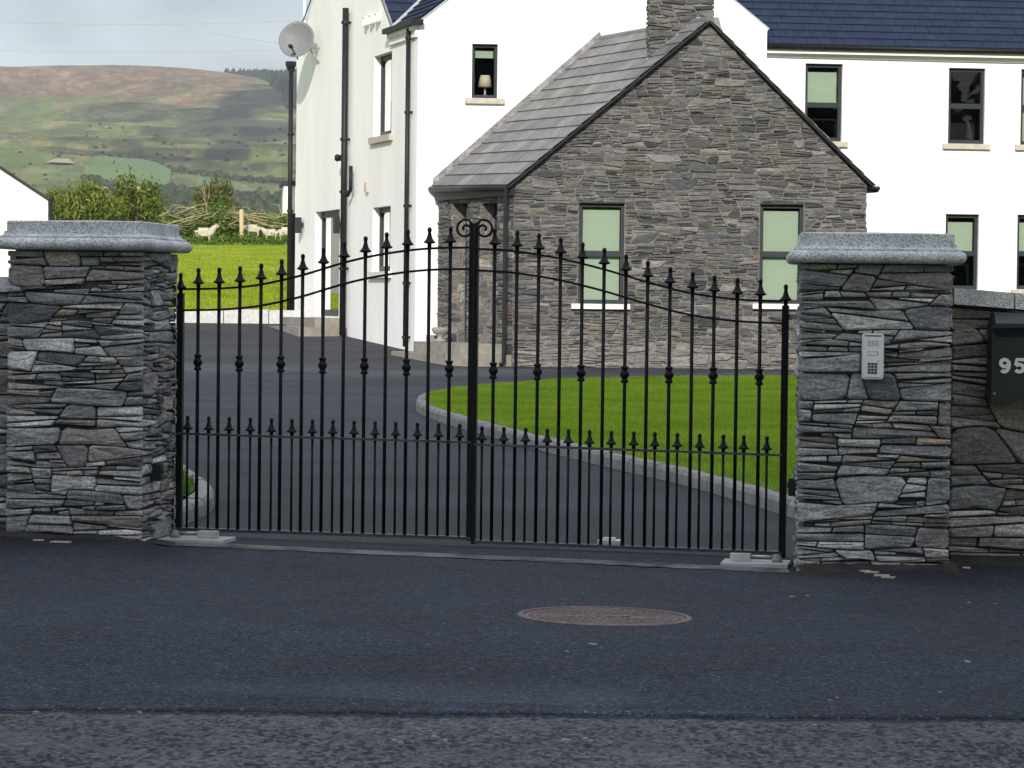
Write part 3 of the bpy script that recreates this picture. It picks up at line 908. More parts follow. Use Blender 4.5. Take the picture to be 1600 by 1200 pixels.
# ================================================================== VEGETATION HELPERS
def leaves(n, c, rad, size, r, up=0.0, shell=.55, clump=6, aspect=.45, tri=False):
    """leaf faces through an uneven crown volume"""
    c = np.array(c); rad = np.array(rad)
    k = max(1, n // 40)
    d = r.normal(size=(k, 3)); d /= np.linalg.norm(d, axis=1)[:, None]
    rr = (shell + (1 - shell) * r.random(k)) ** .7
    cc = d * rr[:, None] * (.82 + .28 * r.random((k, 1)))
    idx = r.integers(0, k, n)
    p = c + (cc[idx] + r.normal(size=(n, 3)) * (1.0 / clump)) * rad
    nrm = r.normal(size=(n, 3)) + (p - c) / rad * .6
    nrm /= np.linalg.norm(nrm, axis=1)[:, None]
    ax = r.normal(size=(n, 3)); ax[:, 2] += up
    a = ax - nrm * (ax * nrm).sum(1)[:, None]; a /= np.linalg.norm(a, axis=1)[:, None]
    b = np.cross(nrm, a)
    s = size * r.uniform(.6, 1.35, n)[:, None]
    V = np.stack([p - a * s * .5, p + b * s * aspect * .5, p + a * s * .5, p - b * s * aspect * .5], 1).reshape(-1, 3)
    return V, np.arange(4 * n).reshape(-1, 4), idx
def leafobj(name, parts, m, parent, tints, r):
    Vs, Fs, Cs, b = [], [], [], 0
    for V, Fa, idx in parts:
        Vs.append(V); Fs.append(Fa + b); b += len(V)
        n = len(Fa)
        k = r.random((n, 1)); t0, t1 = np.array(tints[0]), np.array(tints[1])
        Cs.append(np.repeat((t0 * (1 - k) + t1 * k) * r.uniform(.75, 1.25, (n, 1)), 4, 0))
    return npobj(name, np.concatenate(Vs), np.concatenate(Fs), m, parent, False, np.concatenate(Cs), origin=WO[parent.name] if parent else (0, 0, 0))

# ================================================================== STONE COTTAGE
cb = atY(800, 573, 47.4)
CF = Fr(cb, yaw=1.0)
zc = cb.z
uR = CF.uz(1352, 450)[0]
eL, eR, ap = CF.uz(800, 286), CF.uz(1356, 290), CF.uz(1108, 36)
rear_l = atY(682, 480, 50.25)
cot = empty('stone_cottage', (cb.x + uR / 2, cb.y + 1, zc), 'low stone cottage wing with grey slate gable roof and stone chimney', 'cottage')
holes_f = []
for (x0, x1, y0, y1) in ((903, 976, 318, 474), (1186, 1256, 320, 474)):
    a, b = CF.uz(x0, y1), CF.uz(x1, y0)
    holes_f.append((a[0], b[0], a[1], b[1]))
outl = [(0, zc - .3), (uR, zc - .3), (uR, eR[1]), ap, (0, eL[1])]
cw = wall(CF.off(-.02), outl, holes_f, .14).build('front_wall', M['pale_mortar'], cot)
nst = face_stones(CF, outl, [(h[0] - .01, h[1] + .01, h[2] - .09, h[3] + .03) for h in holes_f], (.09, .20), (.16, .52), .05, cw, joint=.0075, proud=(-.016, .014), bev=.010, warm=.0, gain=.58, rough=.009, pale=zc + .15)
for h in holes_f:
    window(CF, h, cot, .10, transom=.5, blind=.03, sill='pale_sill', sill_over=.11, fw_=.055, blind_top=.05)
    b = MB(); b.fbox(CF, h[0] - .005, h[1] + .005, h[3], h[3] + .028, -.16, .0); b.build('lintel', M['frame'], cot)
# side wall with two tall openings
su = (rear_l - cb); su.z = 0
SW = Fr(cb, u=su)
sl = su.length
hs = []
for (x0, x1) in ((705, 727), (750, 773)):
    a = SW.uz(x1, 524); b = SW.uz(x0, 318)
    hs.append((a[0], b[0], zc + .36, b[1]))
zel = eL[1] - .05
sol = [(0, zc - .3), (sl, zc - .3), (sl, zel), (0, zel)]
sw = wall(SW.off(-.02), sol, hs, .34).build('side_wall', M['pale_mortar'], cot)
face_stones(SW, sol, hs, (.10, .24), (.18, .5), .065, sw, joint=.011, proud=(-.012, .012), warm=.02, gain=.55, limit=150)
for h in hs:
    window(SW, h, cot, .30, sill=None, fw_=.06, roomd=.7)
    jf = Fr(SW.p(h[1], 0, 0), u=-SW.n); jf.n = -SW.u
    face_stones(jf, [(0, h[2]), (.28, h[2]), (.28, h[3]), (0, h[3])], [], (.12, .24), (.12, .2), .08, sw, joint=.009, proud=(.0, .01), warm=.03, gain=.85, single=False)
# other walls (right, rear) so that the wing is closed
rr_ = CF.p(uR, 0) + Vector((0.1, 3.2, 0))
b = MB(); b.quad(CF.p(uR, zc - .3, -.02), rr_ + Vector((0, 0, zc - .3)), rr_ + Vector((0, 0, eR[1])), CF.p(uR, eR[1], -.02)); b.build('right_wall', M['pale_mortar'], cot)
RW = Fr(CF.p(uR, 0), u=(.1, 3.2)); RW.n = Vector((1, -.03, 0))
face_stones(RW, [(0, zc - .3), (2.5, zc - .3), (2.5, eR[1]), (0, eR[1])], [], (.12, .24), (.2, .5), .08, cot.children[0], joint=.011, proud=(.0, .02), warm=.1, single=False)

# ================================================================== WHITE HOUSE (planes)
A = atY(648, 545, 50.3); A.z = 0
FA = Fr(A, yaw=6.0)                       # gable front behind the cottage
LW = Fr(A, u=(-.29, .956))                # left wall with the door
uB = FA.uz(1195, 300)[0]
WG = Fr(FA.p(uB, 0, -.5), yaw=6.0)        # right wing, set back half a metre
# cottage roof
def roof_slates(name, P00, P10, P01, P11, nc, ns, m, parent, tints, single=True, th=.012, r=rng, stuffname='slates', var=.18):
    """P00 front-low, P10 rear-low, P01 front-high, P11 rear-high; courses lapped, pieces uneven"""
    P00, P10, P01, P11 = map(Vector, (P00, P10, P01, P11))
    nrm = (P10 - P00).cross(P01 - P00).normalized()
    if nrm.z < 0: nrm = -nrm
    bl = lambda s, t: (P00.lerp(P10, s)).lerp(P01.lerp(P11, s), t)
    mb = MB(); tl = []
    for i in range(nc):
        t0, t1 = i / nc, min((i + 1.18) / nc, 1.0)
        off = .5 if i % 2 else 0
        for j in range(-1, ns):
            s0, s1 = max((j + off) / ns, 0), min((j + 1 + off) / ns, 1)
            if s1 - s0 < .01: continue
            g = .003
            lift = th * 2.1 + .022 + r.uniform(0, .004)
            dz0 = r.uniform(-.012, .008) / nc
            a, b, c, d = bl(s0, t0 + dz0), bl(s1, t0 + dz0), bl(s1, t1), bl(s0, t1)
            e = (b - a).normalized() * g
            a, b, c, d = a + e, b - e, c - e, d + e
            V = [a + nrm * (lift - th), b + nrm * (lift - th), c + nrm * .020, d + nrm * .020, a + nrm * lift, b + nrm * lift, c + nrm * (th * .6 + .02), d + nrm * (th * .6 + .02)]
            Fc = [(4, 5, 6, 7), (0, 1, 5, 4), (1, 2, 6, 5), (3, 0, 4, 7)]
            k = r.uniform(1 - var, 1 + var); tt = tuple(q * k for q in r.choice(tints))
            if single: obj(name, V, Fc, m, parent, tint=tt)
            else: mb.add(V, Fc); tl += [tt] * len(V)
    if not single:
        o = mb.build(stuffname, m, parent, tint=np.array(tl)); o['kind'] = 'stuff'
fe_l = CF.p(eL[0] - .06, eL[1] - .06, .10)
fe_t = CF.p(ap[0], ap[1] + .03, .10)
re_l = on_plane(676, 293, FA.o, FA.n) + FA.n * .03
re_t = on_plane(937, 63, FA.o, FA.n) + FA.n * .03
b = MB(); b.quad(fe_l, re_l, re_t, fe_t)
fe_r = CF.p(eR[0] + .10, eR[1] - .03, .10); re_r = fe_r + (re_t - fe_t)
b.quad(fe_t, re_t, re_r, fe_r)
croof = b.build('roof', M['pipe'], cot)
GREY = [(.145, .145, .15), (.16, .16, .162), (.13, .13, .138), (.175, .172, .17)]
roof_slates('slate', fe_l, re_l, fe_t, re_t, 14, 9, M['slate'], croof, GREY)
roof_slates('slate', re_r, fe_r, re_t, fe_t, 14, 6, M['slate'], croof, GREY, single=False)
# ridge, verges, gutter, flashing
b = MB(); b.tube([fe_t + Vector((0, .0, .015)), re_t + Vector((0, 0, .015))], .06, 8); b.build('ridge', M['slate'], cot, tint=(.15, .15, .155))
for (p, q) in ((fe_l, fe_t), (fe_r, fe_t)):
    b = MB(); n_ = CF.n * .015; zz = Vector((0, 0, .030))
    b.hexa([p + n_ - zz, q + n_ - zz, q - CF.n * .03 - zz, p - CF.n * .03 - zz, p + n_ + zz * .35, q + n_ + zz * .35, q - CF.n * .03 + zz * .35, p - CF.n * .03 + zz * .35])
    b.build('verge', M['black'], cot)
gt = SW.n * .07
b = MB(); b.tube([fe_l + gt * .6 - Vector((0, 0, .03)), re_l + gt * .6 - Vector((0, 0, .03))], .05, 10); b.build('gutter', M['pipe'], cot, True)
b = MB(); b.fbox(SW, 0, sl, zel - .15, zel + .05, -.02, .06); b.build('fascia', M['frame'], cot)
b = MB(); e_ = (fe_r - CF.p(uR, fe_r.z)); b.tube([fe_r - CF.n * .12 + Vector((.05, 0, -.03)), re_r + Vector((.05, 0, -.03))], .055, 8); b.tube([fe_r + Vector((.05, 0, -.02)) - CF.n * .13, fe_r + Vector((.05, 0, -.02)) + CF.n * .02], .04, 8); b.build('gutter', M['pipe'], cot, True)
pt, pb_ = CF.uz(790, 292), CF.uz(790, 571)
b = MB(); b.tube([CF.p(pt[0], pt[1], .10), CF.p(pt[0], pb_[1] + .06, .10), CF.p(pt[0] - .05, pb_[1] + .02, .16)], .036, 10)
dp = b.build('downpipe', M['pipe'], cot, True)
# stepped stone flashing between slates and white gable
fl = [re_l.lerp(re_t, i / 26) for i in range(27)]
for i in range(26):
    p, q = fl[i], fl[i + 1]
    d = (q - p) * .012
    b = MB(); z1 = Vector((0, 0, .155)); z0_ = Vector((0, 0, .0))
    b.hexa([p + d + FA.n * .10 + z0_, q - d + FA.n * .10 + z0_, q - d + z0_, p + d + z0_, p + d + FA.n * .06 + z1, q - d + FA.n * .06 + z1, q - d + z1, p + d + z1])
    k = rng.uniform(.8, 1.25); b.build('coping_stone', M['stone'], croof, tint=(.20 * k, .20 * k, .205 * k))
# chimney on the front of the ridge
ca, cb2 = CF.uz(1015, 60), CF.uz(1119, 60)
CH = CF.off(-.35)
zlow = ap[1] - 1.0; ztop = ap[1] + 1.5
b = MB(); b.fbox(CH, ca[0] + .03, cb2[0] - .03, zlow, ztop, -.6, -.03)
chim = b.build('chimney', M['pale_mortar'], cot)
face_stones(CH, [(ca[0], zlow), (cb2[0], zlow), (cb2[0], ztop), (ca[0], ztop)], [], (.10, .22), (.16, .45), .07, chim, joint=.010, proud=(-.012, .012), warm=.02, gain=.56)
CHL = Fr(CH.p(ca[0], 0, 0), u=-CH.n); CHL.n = -CH.u
face_stones(CHL, [(0, zlow), (.62, zlow), (.62, ztop), (0, ztop)], [], (.10, .22), (.16, .4), .07, chim, joint=.010, proud=(-.012, .012), warm=.02, gain=.56, single=False)
b = MB(); b.fbox(CH, ca[0] - .05, cb2[0] + .05, ztop, ztop + .1, -.68, .05); b.build('chimney_cap', M['concrete'], chim)
for i in range(6):     # stepped lead along the slope
    t = i / 6
    uu0 = ca[0] + (ap[0] - ca[0]) * t
    zz0 = ap[1] - (ap[0] - uu0) * (ap[1] - eL[1]) / ap[0]
    b = MB(); b.fbox(CH, uu0 - .02, uu0 + .15, zz0 - .05, zz0 + .26, .0, .016); b.build('flashing', M['lead'], chim)
b = MB()
q0 = CF.p(ca[0] - .28, ap[1] - (ap[0] - ca[0] + .28) * (ap[1] - eL[1]) / ap[0] + .075, -.1); 
q1 = CF.p(ca[0] + .05, ap[1] - (ap[0] - ca[0] - .05) * (ap[1] - eL[1]) / ap[0] + .075, -.1)
b.quad(q0, q0 - CF.n * 1.1, q1 - CF.n * 1.1, q1); b.build('lead_apron', M['lead'], chim)
# entrance steps at the side wall, ornament
def step_fan(us, ue, out, z0_, z1_, fr, name, parent, n=10, m='step'):
    V = []
    for zz in (z0_, z1_):
        V += [fr.p(us, zz, 0), fr.p(us, zz, out * .72), fr.p(us + (ue - us) * .16, zz, out), fr.p(ue - (ue - us) * .16, zz, out), fr.p(ue, zz, out * .72), fr.p(ue, zz, 0)]
    Fc = [tuple(range(5, -1, -1)), tuple(range(6, 12))] + [(i, (i + 1) % 6, 6 + (i + 1) % 6, 6 + i) for i in range(6)]
    return obj(name, V, Fc, M[m], parent)
sa, sb = .12, sl - .05
st = empty('entrance_steps', SW.p((sa + sb) / 2, zc, .4), 'two tier paved entrance steps against the cottage side wall', 'steps')
step_fan(sa - .1, sb + .35, .95, zc - .1, zc + .19, SW, 'step', st)
step_fan(sa + .15, sb, .62, zc + .192, zc + .37, SW, 'step', st)
oc_ = SW.p(sl * .72, zc + .372, .30)
orn = empty('garden_ornament', oc_, 'small white stone ornament on the top cottage step', 'ornament')
b = MB(); b.lathe(oc_, [(.10, 0), (.12, .02), (.06, .06), (.05, .10), (.13, .15), (.16, .22), (.13, .25)], 14); b.build('urn', M['concrete'], orn, True)
b = MB(); b.box(oc_ + SW.u * .30, .22, .18, .11, .3); b.build('plinth_block', M['concrete'], orn)

# ================================================================== WHITE HOUSE
hs_ = empty('white_house', A + Vector((3, 3, .4)), 'two storey white rendered house with blue slate roofs behind the cottage', 'house')
eA = FA.uz(650, 38); eB = FA.uz(1195, 44)
zeA = eA[1]; zeB = eB[1]
pitch = .80
uM = uB / 2
apx = (uM, zeA + uM * pitch)
hF = []
a, b_ = FA.uz(737, 153), FA.uz(778, 69)
hF.append((a[0], b_[0], a[1], b_[1]))
zg = -.2
gw = wall(FA, [(0, zg), (uB, zg), (uB, zeB), (uM, zeA + uM * pitch), (0, zeA)], hF, .12)
gw.quad(FA.p(uB, zg), FA.p(uB, zg, -9), FA.p(uB, zeB, -9), FA.p(uB, zeB))
gable = gw.build('gable_wall', M['render'], hs_)
wlamp = window(FA, hF[0], hs_, .10, blind=.78, sill='sill', sill_over=.12, fw_=.05, sill_h=.10, blind_top=.06)
# table lamp standing inside on the window board
hw = hF[0]
tb = FA.p(hw[0] + (hw[1] - hw[0]) * .58, hw[2] + .06, -.30)
tl_ = empty('table_lamp', tb, 'table lamp with pink shade behind the small upstairs gable window', 'lamp')
b = MB(); b.lathe(tb, [(.05, 0), (.055, .01), (.012, .03), (.02, .07), (.012, .12), (.01, .17)], 12); b.build('lamp_base', M['silver'], tl_, True)
b = MB(); b.lathe(tb, [(.125, .16), (.085, .36)], 16); b.build('lamp_shade', M['lampshade'], tl_, True)
b = MB(); b.fbox(FA, hw[0] - .1, hw[1] + .1, hw[2] + .0, hw[2] + .06, -.5, -.16); b.build('window_board', M['render'], wlamp)
# left wall
uC = LW.uz(462, 300)[0]
eC = LW.uz(463, 96); kN = LW.uz(612, 47)
gm = (eC[0] + kN[0]) / 2
slopeR = (LW.uz(603, 0)[1] - LW.uz(619, 44)[1]) / (LW.uz(603, 0)[0] - LW.uz(619, 44)[0])
zpk = kN[1] + (gm - kN[0]) * slopeR
def rect(fr, x0, x1, ytop, ybot):
    p, q = fr.uz(x0, (ytop + ybot) / 2)[0], fr.uz(x1, (ytop + ybot) / 2)[0]
    xm = (x0 + x1) / 2
    return (min(p, q), max(p, q), fr.uz(xm, ybot)[1], fr.uz(xm, ytop)[1])
hUp = rect(LW, 584, 612, 84, 212)
hLo = rect(LW, 582, 610, 323, 424)
hDo = rect(LW, 492, 530, 329, 494)
holesL = [hUp, hLo, hDo]
zLfar = LW.uz(463, 492)[1]
lo_ = [(0, zg), (uC, zg), (uC, eC[1]), (gm, zpk), (kN[0], kN[1]), (0, kN[1])]
lwm = MB()
for part in ([(0, zg), (kN[0], zg), (kN[0], kN[1] + .02), (0, kN[1] + .02)], [(kN[0], zg), (uC, zg), (uC, eC[1]), (gm, zpk), (kN[0], kN[1])]):
    hh = []
    for h in holesL:
        c0, c1 = max(h[0], part[0][0]), min(h[1], part[1][0])
        if c1 - c0 > .02: hh.append((c0, c1, h[2], h[3]))
    t = wall(LW, part, hh, .0); lwm.add(t.V, t.F)
for (ua, ub, za, zb) in holesL:
    cs = [(ua, za), (ub, za), (ub, zb), (ua, zb)]
    for k in range(4):
        p, q = cs[k], cs[(k + 1) % 4]
        lwm.quad(LW.p(*p), LW.p(*q), LW.p(*q, -.16), LW.p(*p, -.16))
lwm.quad(LW.p(uC, zg), LW.p(uC, zg, -9), LW.p(uC, eC[1], -9), LW.p(uC, eC[1]))
lwall = lwm.build('left_wall', M['render'], hs_)
window(LW, hUp, hs_, .15, curtain=True, sill='sill', fw_=.09, sill_over=.12, sill_h=.12)
window(LW, hLo, hs_, .15, curtain=True, sill='pale_sill', fw_=.09, sill_over=.12, sill_h=.12)
window(LW, hDo, hs_, .15, curtain=True, sill=None, fw_=.12, name='glazed_door')
# roofs
BLUE = [(.018, .028, .056), (.0188, .029, .0575), (.0176, .0273, .0545), (.0184, .0287, .057)]
back = -FA.n
def slab(P, th, name, m, parent, tint=None):
    P = [Vector(p) for p in P]; n_ = (P[1] - P[0]).cross(P[2] - P[0]).normalized()
    if n_.z < 0: n_ = -n_
    k = len(P)
    return obj(name, P + [p - n_ * th for p in P], [tuple(range(k)), tuple(range(2 * k - 1, k - 1, -1))] + [(i, (i + 1) % k, k + (i + 1) % k, k + i) for i in range(k)], m, parent, tint=tint)
f0 = FA.p(-.10, zeA - .10 * pitch + .06, -.02); f1 = FA.p(uM, apx[1] + .06, -.02)
b0 = f0 + LW.u * 9.5; b1 = f1 + back * 9.5
inn = -LW.n
c0 = LW.p(kN[0] - .12, kN[1] - .12 * abs(slopeR) + .05, -.03); c1 = LW.p(gm, zpk + .05, -.03)
c0b, c1b = c0 + inn * 5.5, c1 + inn * 5.5
nA = (b0 - f0).cross(f1 - f0).normalized(); nB = (c0b - c0).cross(c1 - c0).normalized()
pl = intersect_plane_plane(f0, nA, c0, nB)
vd = pl[1].normalized()
if vd.z < 0: vd = -vd
vat = lambda z: pl[0] + vd * ((z - pl[0].z) / vd.z)
v0, v1 = vat(f0.z), vat(f1.z)
r1 = slab([f0, v0, v1, f1], .1, 'front_roof', M['lead'], hs_)
roof_slates('slate', f0, v0, f1, v1, 20, 12, M['blue_slate'], r1, BLUE, single=False)
f2 = FA.p(uB + .05, zeB - .05 * pitch + .04, -.02); b2 = f2 + back * 9.5
slab([f2, b2, b1, f1], .1, 'front_roof', M['lead'], hs_)
r2 = slab([c0, c0b, c1b, c1], .08, 'cross_roof', M['lead'], hs_)
roof_slates('slate', c0, c0b, c1, c1b, 16, 20, M['blue_slate'], r2, BLUE, single=False)
c2 = LW.p(uC + .12, eC[1] - .12 * abs(slopeR) + .05, -.03)
slab([c2, c2 + inn * 5.5, c1b, c1], .08, 'cross_roof', M['lead'], hs_)
p0 = vat(c0.z + .02)
b = MB(); b.tube([p0 + Vector((0, 0, .04)), p0 + vd * 2.2 + Vector((0, 0, .04))], .055, 6); b.build('valley_lead', M['lead'], hs_)
# little eave gutter, corbel and downpipe at the near corner
b = MB(); b.fbox(LW, -.16, kN[0] + .05, kN[1] - .08, kN[1] + .01, -.05, .17); b.build('gutter', M['pipe'], hs_)
b = MB(); b.fbox(LW, .0, kN[0], kN[1] - .28, kN[1] - .16, 0, .05); b.fbox(LW, .0, kN[0], kN[1] - .16, kN[1] - .032, 0, .09); b.build('corbel', M['render'], hs_)
def pipe_on(fr, x, ytop, ybot, r, name, parent, off=.09, brackets=(), m='pipe'):
    p, q = fr.uz(x, ytop), fr.uz(x, ybot)
    b = MB(); b.tube([fr.p(p[0], p[1], off), fr.p(p[0], q[1], off)], r, 10)
    o = b.build(name, M[m], parent, True)
    for y in brackets:
        z = fr.uz(x, y)[1]
        b = MB(); b.lathe(fr.p(p[0], z - .02, off), [(r * 1.35, 0), (r * 1.35, .05)], 10); b.fbox(fr, p[0] - .012, p[0] + .012, z - .012, z + .03, 0, off); b.build('bracket', M[m], o)
    return o
pipe_on(LW, 646, 45, 542, .042, 'downpipe', hs_, .09, (60, 176, 322, 443, 528))
pipe_on(LW, 549, 13, 524, .062, 'soil_pipe', hs_, .11, (36, 218, 300, 420))
pipe_on(LW, 461, 106, 489, .048, 'downpipe', hs_, .08, (110, 210, 330))
hz = LW.uz(461, 104)
b = MB(); b.lathe(LW.p(hz[0], hz[1] - .1, .09), [(.05, 0), (.11, .12), (.11, .2)], 8); b.build('rain_hopper', M['pipe'], hs_)
q = LW.uz(556, 280)
b = MB(); b.tube([LW.p(q[0], q[1] + .25, .1), LW.p(q[0], q[1] - .2, .1), LW.p(q[0] + .2, q[1] - .3, .11)], .04, 8); b.build('branch_pipe', M['pipe'], hs_, True)
q = LW.uz(541, 247); b = MB(); b.lathe(LW.p(q[0], q[1], .0), [(.06, 0), (.06, .16), (.08, .17), (.05, .22)], 12, ax=LW.n); b.build('boiler_flue', M['pipe'], hs_, True)
for (x, y) in ((576, 34), (585, 31), (594, 28)):
    q = LW.uz(x, y); b = MB(); b.lathe(LW.p(q[0], q[1], 0), [(.10, 0), (.10, .10), (.085, .10), (.085, .05)], 12, ax=LW.n); b.build('vent', M['render'], hs_, True)
for (x, y) in ((541, 205), (575, 293)):
    q = LW.uz(x, y); b = MB(); b.fbox(LW, q[0] - .06, q[0] + .06, q[1] - .09, q[1] + .09, 0, .06); b.build('wall_box', M['sill'], hs_)
for (x, y) in ((474, 352), (534, 352)):
    q = LW.uz(x, y); b = MB(); b.fbox(LW, q[0] - .06, q[0] + .06, q[1] - .16, q[1] + .16, .05, .16); b.fbox(LW, q[0] - .03, q[0] + .03, q[1] - .05, q[1] + .05, 0, .05); b.build('wall_light', M['frame'], hs_)
# door steps
dz = hDo[2]
ds = empty('door_steps', LW.p((hDo[0] + hDo[1]) / 2, dz - .3, .5), 'pale two tier steps below the glazed door of the white house', 'steps')
b = MB(); b.fbox(LW, hDo[0] - .35, hDo[1] + 2.4, dz - .5, dz - .03, .01, .55); b.build('step', M['step'], ds)
b = MB(); b.fbox(LW, hDo[0] - .7, hDo[1] + 2.9, dz - .7, dz - .21, .01, .95); b.build('step', M['step'], ds)
# porch canopy at the far corner
pc = LW.p(uC, 0, 0)
PF = Fr(pc + LW.u * .5 + LW.n * .02, yaw=6.0)
ca_, cb_ = PF.uz(443, 333), PF.uz(463, 290)
por = empty('porch_canopy', PF.p(ca_[0], 1.0), 'white boxed porch canopy on a dark post at the far corner of the house', 'porch')
b = MB(); b.fbox(PF, ca_[0], cb_[0] + .3, ca_[1], cb_[1], -1.5, .0); b.build('canopy', M['render'], por)
b = MB(); b.fbox(PF, ca_[0] - .06, cb_[0] + .3, cb_[1] + .003, cb_[1] + .09, -1.55, .05); b.build('canopy_roof', M['frame'], por)
q0_, q1_ = PF.uz(452, 490), PF.uz(463, 490)
b = MB(); b.fbox(PF, q0_[0], q1_[0] - .02, q0_[1] - .2, ca_[1] - .003, -.2, -.02); b.build('post', M['frame'], por)
# right wing
wl, wr = 0.0, WG.uz(1900, 80)[0]
e1_, e2_ = WG.uz(1195, 76), WG.uz(1600, 82)
zW = (e1_[1] + e2_[1]) / 2
holesW = []
specW = []
for (x0, x1, y0, y1, bl_, tr_) in ((1257, 1317, 100, 220, .52, .47), (1481, 1540, 107, 224, None, .5), (1594, 1654, 109, 226, .03, .5), (1476, 1530, 335, 452, .50, .48), (1588, 1642, 336, 452, .50, .48)):
    a, b_ = WG.uz(x0, y1), WG.uz(x1, y0)
    holesW.append((a[0], b_[0], a[1], b_[1])); specW.append((bl_, tr_))
ww = wall(WG, [(wl - .1, zg), (wr, zg), (wr, zW), (wl - .1, zW)], holesW, .14)
ww.quad(WG.p(wr, zg), WG.p(wr, zg, -7), WG.p(wr, zW, -7), WG.p(wr, zW))
wing = ww.build('wing_wall', M['render'], hs_)
for i, (h, s) in enumerate(zip(holesW, specW)):
    window(WG, h, hs_, .10, transom=s[1], blind=s[0], sill='sill', sill_over=.1, fw_=.06, sill_h=.10, blind_top=.08)
g0 = WG.p(-2.2, zW + .03, .18); g1 = WG.p(wr, zW + .03, .18)
g2 = WG.p(-2.2, zW + .03 + 3.5 * .8, -3.3); g3 = WG.p(wr, zW + .03 + 3.5 * .8, -3.3)
r3 = slab([g0, g1, g3, g2], .1, 'wing_roof', M['lead'], hs_)
roof_slates('slate', g0, g1, g2, g3, 20, 46, M['blue_slate'], r3, BLUE, single=False, var=.08)
slab([g2, g3, g3 + back * 3.5 - Vector((0, 0, 2.8)), g2 + back * 3.5 - Vector((0, 0, 2.8))], .1, 'wing_roof', M['lead'], hs_)
b = MB(); b.tube([WG.p(.02, zW + .01, .20), WG.p(wr, zW + .01, .20)], .05, 10); b.build('gutter', M['black'], hs_, True)
b = MB(); b.fbox(WG, .02, wr, zW - .10, zW - .01, .003, .15); b.build('fascia', M['render'], hs_)
b = MB(); b.tube([WG.p(.05, zW - .16, .03), WG.p(wr * .5, zW - .175, .03), WG.p(wr, zW - .15, .03)], .009, 5); b.build('cable', M['wire'], hs_)
# satellite dish on the left wall
q = LW.uz(499, 75)
mnt = LW.p(q[0], q[1], 0)
dc = atY(466, 64, mnt.y - .05)
dsh = empty('satellite_dish', mnt, 'grey satellite dish on a wall bracket at the top left corner of the white house', 'satellite dish')
ax = Vector((-.25, -.9, .22)).normalized() * -1       # seen from the back
b = MB(); pr = [(.37 * t, .10 * t * t) for t in [i / 8 for i in range(9)]]
b.lathe(dc, pr + [(.375, .105), (.365, .115)] + [(.36 * (1 - i / 8), .012 + .10 * (1 - i / 8) ** 2) for i in range(1, 9)], 28, ax=-ax); b.build('reflector', M['dish'], dsh, True)
b = MB(); b.tube([mnt, mnt + LW.n * .2, dc + ax * .06], .022, 8); b.tube([mnt + Vector((0, 0, -.3)), mnt + LW.n * .2 + Vector((0, 0, -.02))], .018, 8); b.build('bracket', M['steel'], dsh, True)
lnb = dc - ax * .45 + Vector((0, 0, -.25))
b = MB(); b.tube([dc + Vector((0, 0, -.36)), lnb], .014, 6); b.lathe(lnb, [(.035, -.05), (.045, .0), (.03, .08)], 10, ax=ax); b.build('receiver_arm', M['pipe'], dsh, True)
# thin white mast and cable at the verge
p, q = LW.uz(481, -30), LW.uz(480, 62)
b = MB(); b.tube([LW.p(p[0], p[1], .06), LW.p(p[0], q[1], .06)], .028, 8); b.build('mast', M['render'], hs_, True)
p, q = LW.uz(490, -5), LW.uz(479, 38)
b = MB(); b.tube([LW.p(p[0], p[1], .03), LW.p(q[0], q[1], .1), LW.p(q[0] + .02, q[1] - .6, .05)], .012, 6); b.build('cable', M['pipe'], hs_)

# ================================================================== WHITE OUTBUILDING far left
OF = Fr(atY(75, 330, 66), yaw=10.5)
oz0 = 1.0
p_, q_ = OF.uz(75, 311), OF.uz(0, 262)
slp = (q_[1] - p_[1]) / (p_[0] - q_[0])
half = 3.6
ob = empty('white_outbuilding', OF.p(-half, oz0), 'white gabled outbuilding cut off by the left edge behind the left gate pillar', 'outbuilding')
b = wall(OF, [(-2 * half, .2), (0, .2), (0, p_[1]), (-half, p_[1] + slp * half), (-2 * half, p_[1])], [], .1)
b.quad(OF.p(0, .2), OF.p(0, .2, -6), OF.p(0, p_[1], -6), OF.p(0, p_[1]))
b.build('wall', M['render'], ob)
e_, t_ = OF.p(.05, p_[1] + .01, .03), OF.p(-half, p_[1] + slp * half + .05, .03)
l_ = OF.p(-2 * half - .05, p_[1] + .01, .03)
slab([e_, e_ - OF.n * 6.2, t_ - OF.n * 6.2, t_], .07, 'roof', M['frame'], ob); slab([l_, l_ - OF.n * 6.2, t_ - OF.n * 6.2, t_], .07, 'roof', M['frame'], ob)
b = MB(); b.tube([OF.p(.06, p_[1] + .0, .02), OF.p(.06, .6, .02)], .045, 10); b.tube([OF.p(.08, p_[1], .05), OF.p(.08, p_[1], -6)], .06, 8); b.build('downpipe', M['pipe'], ob, True)

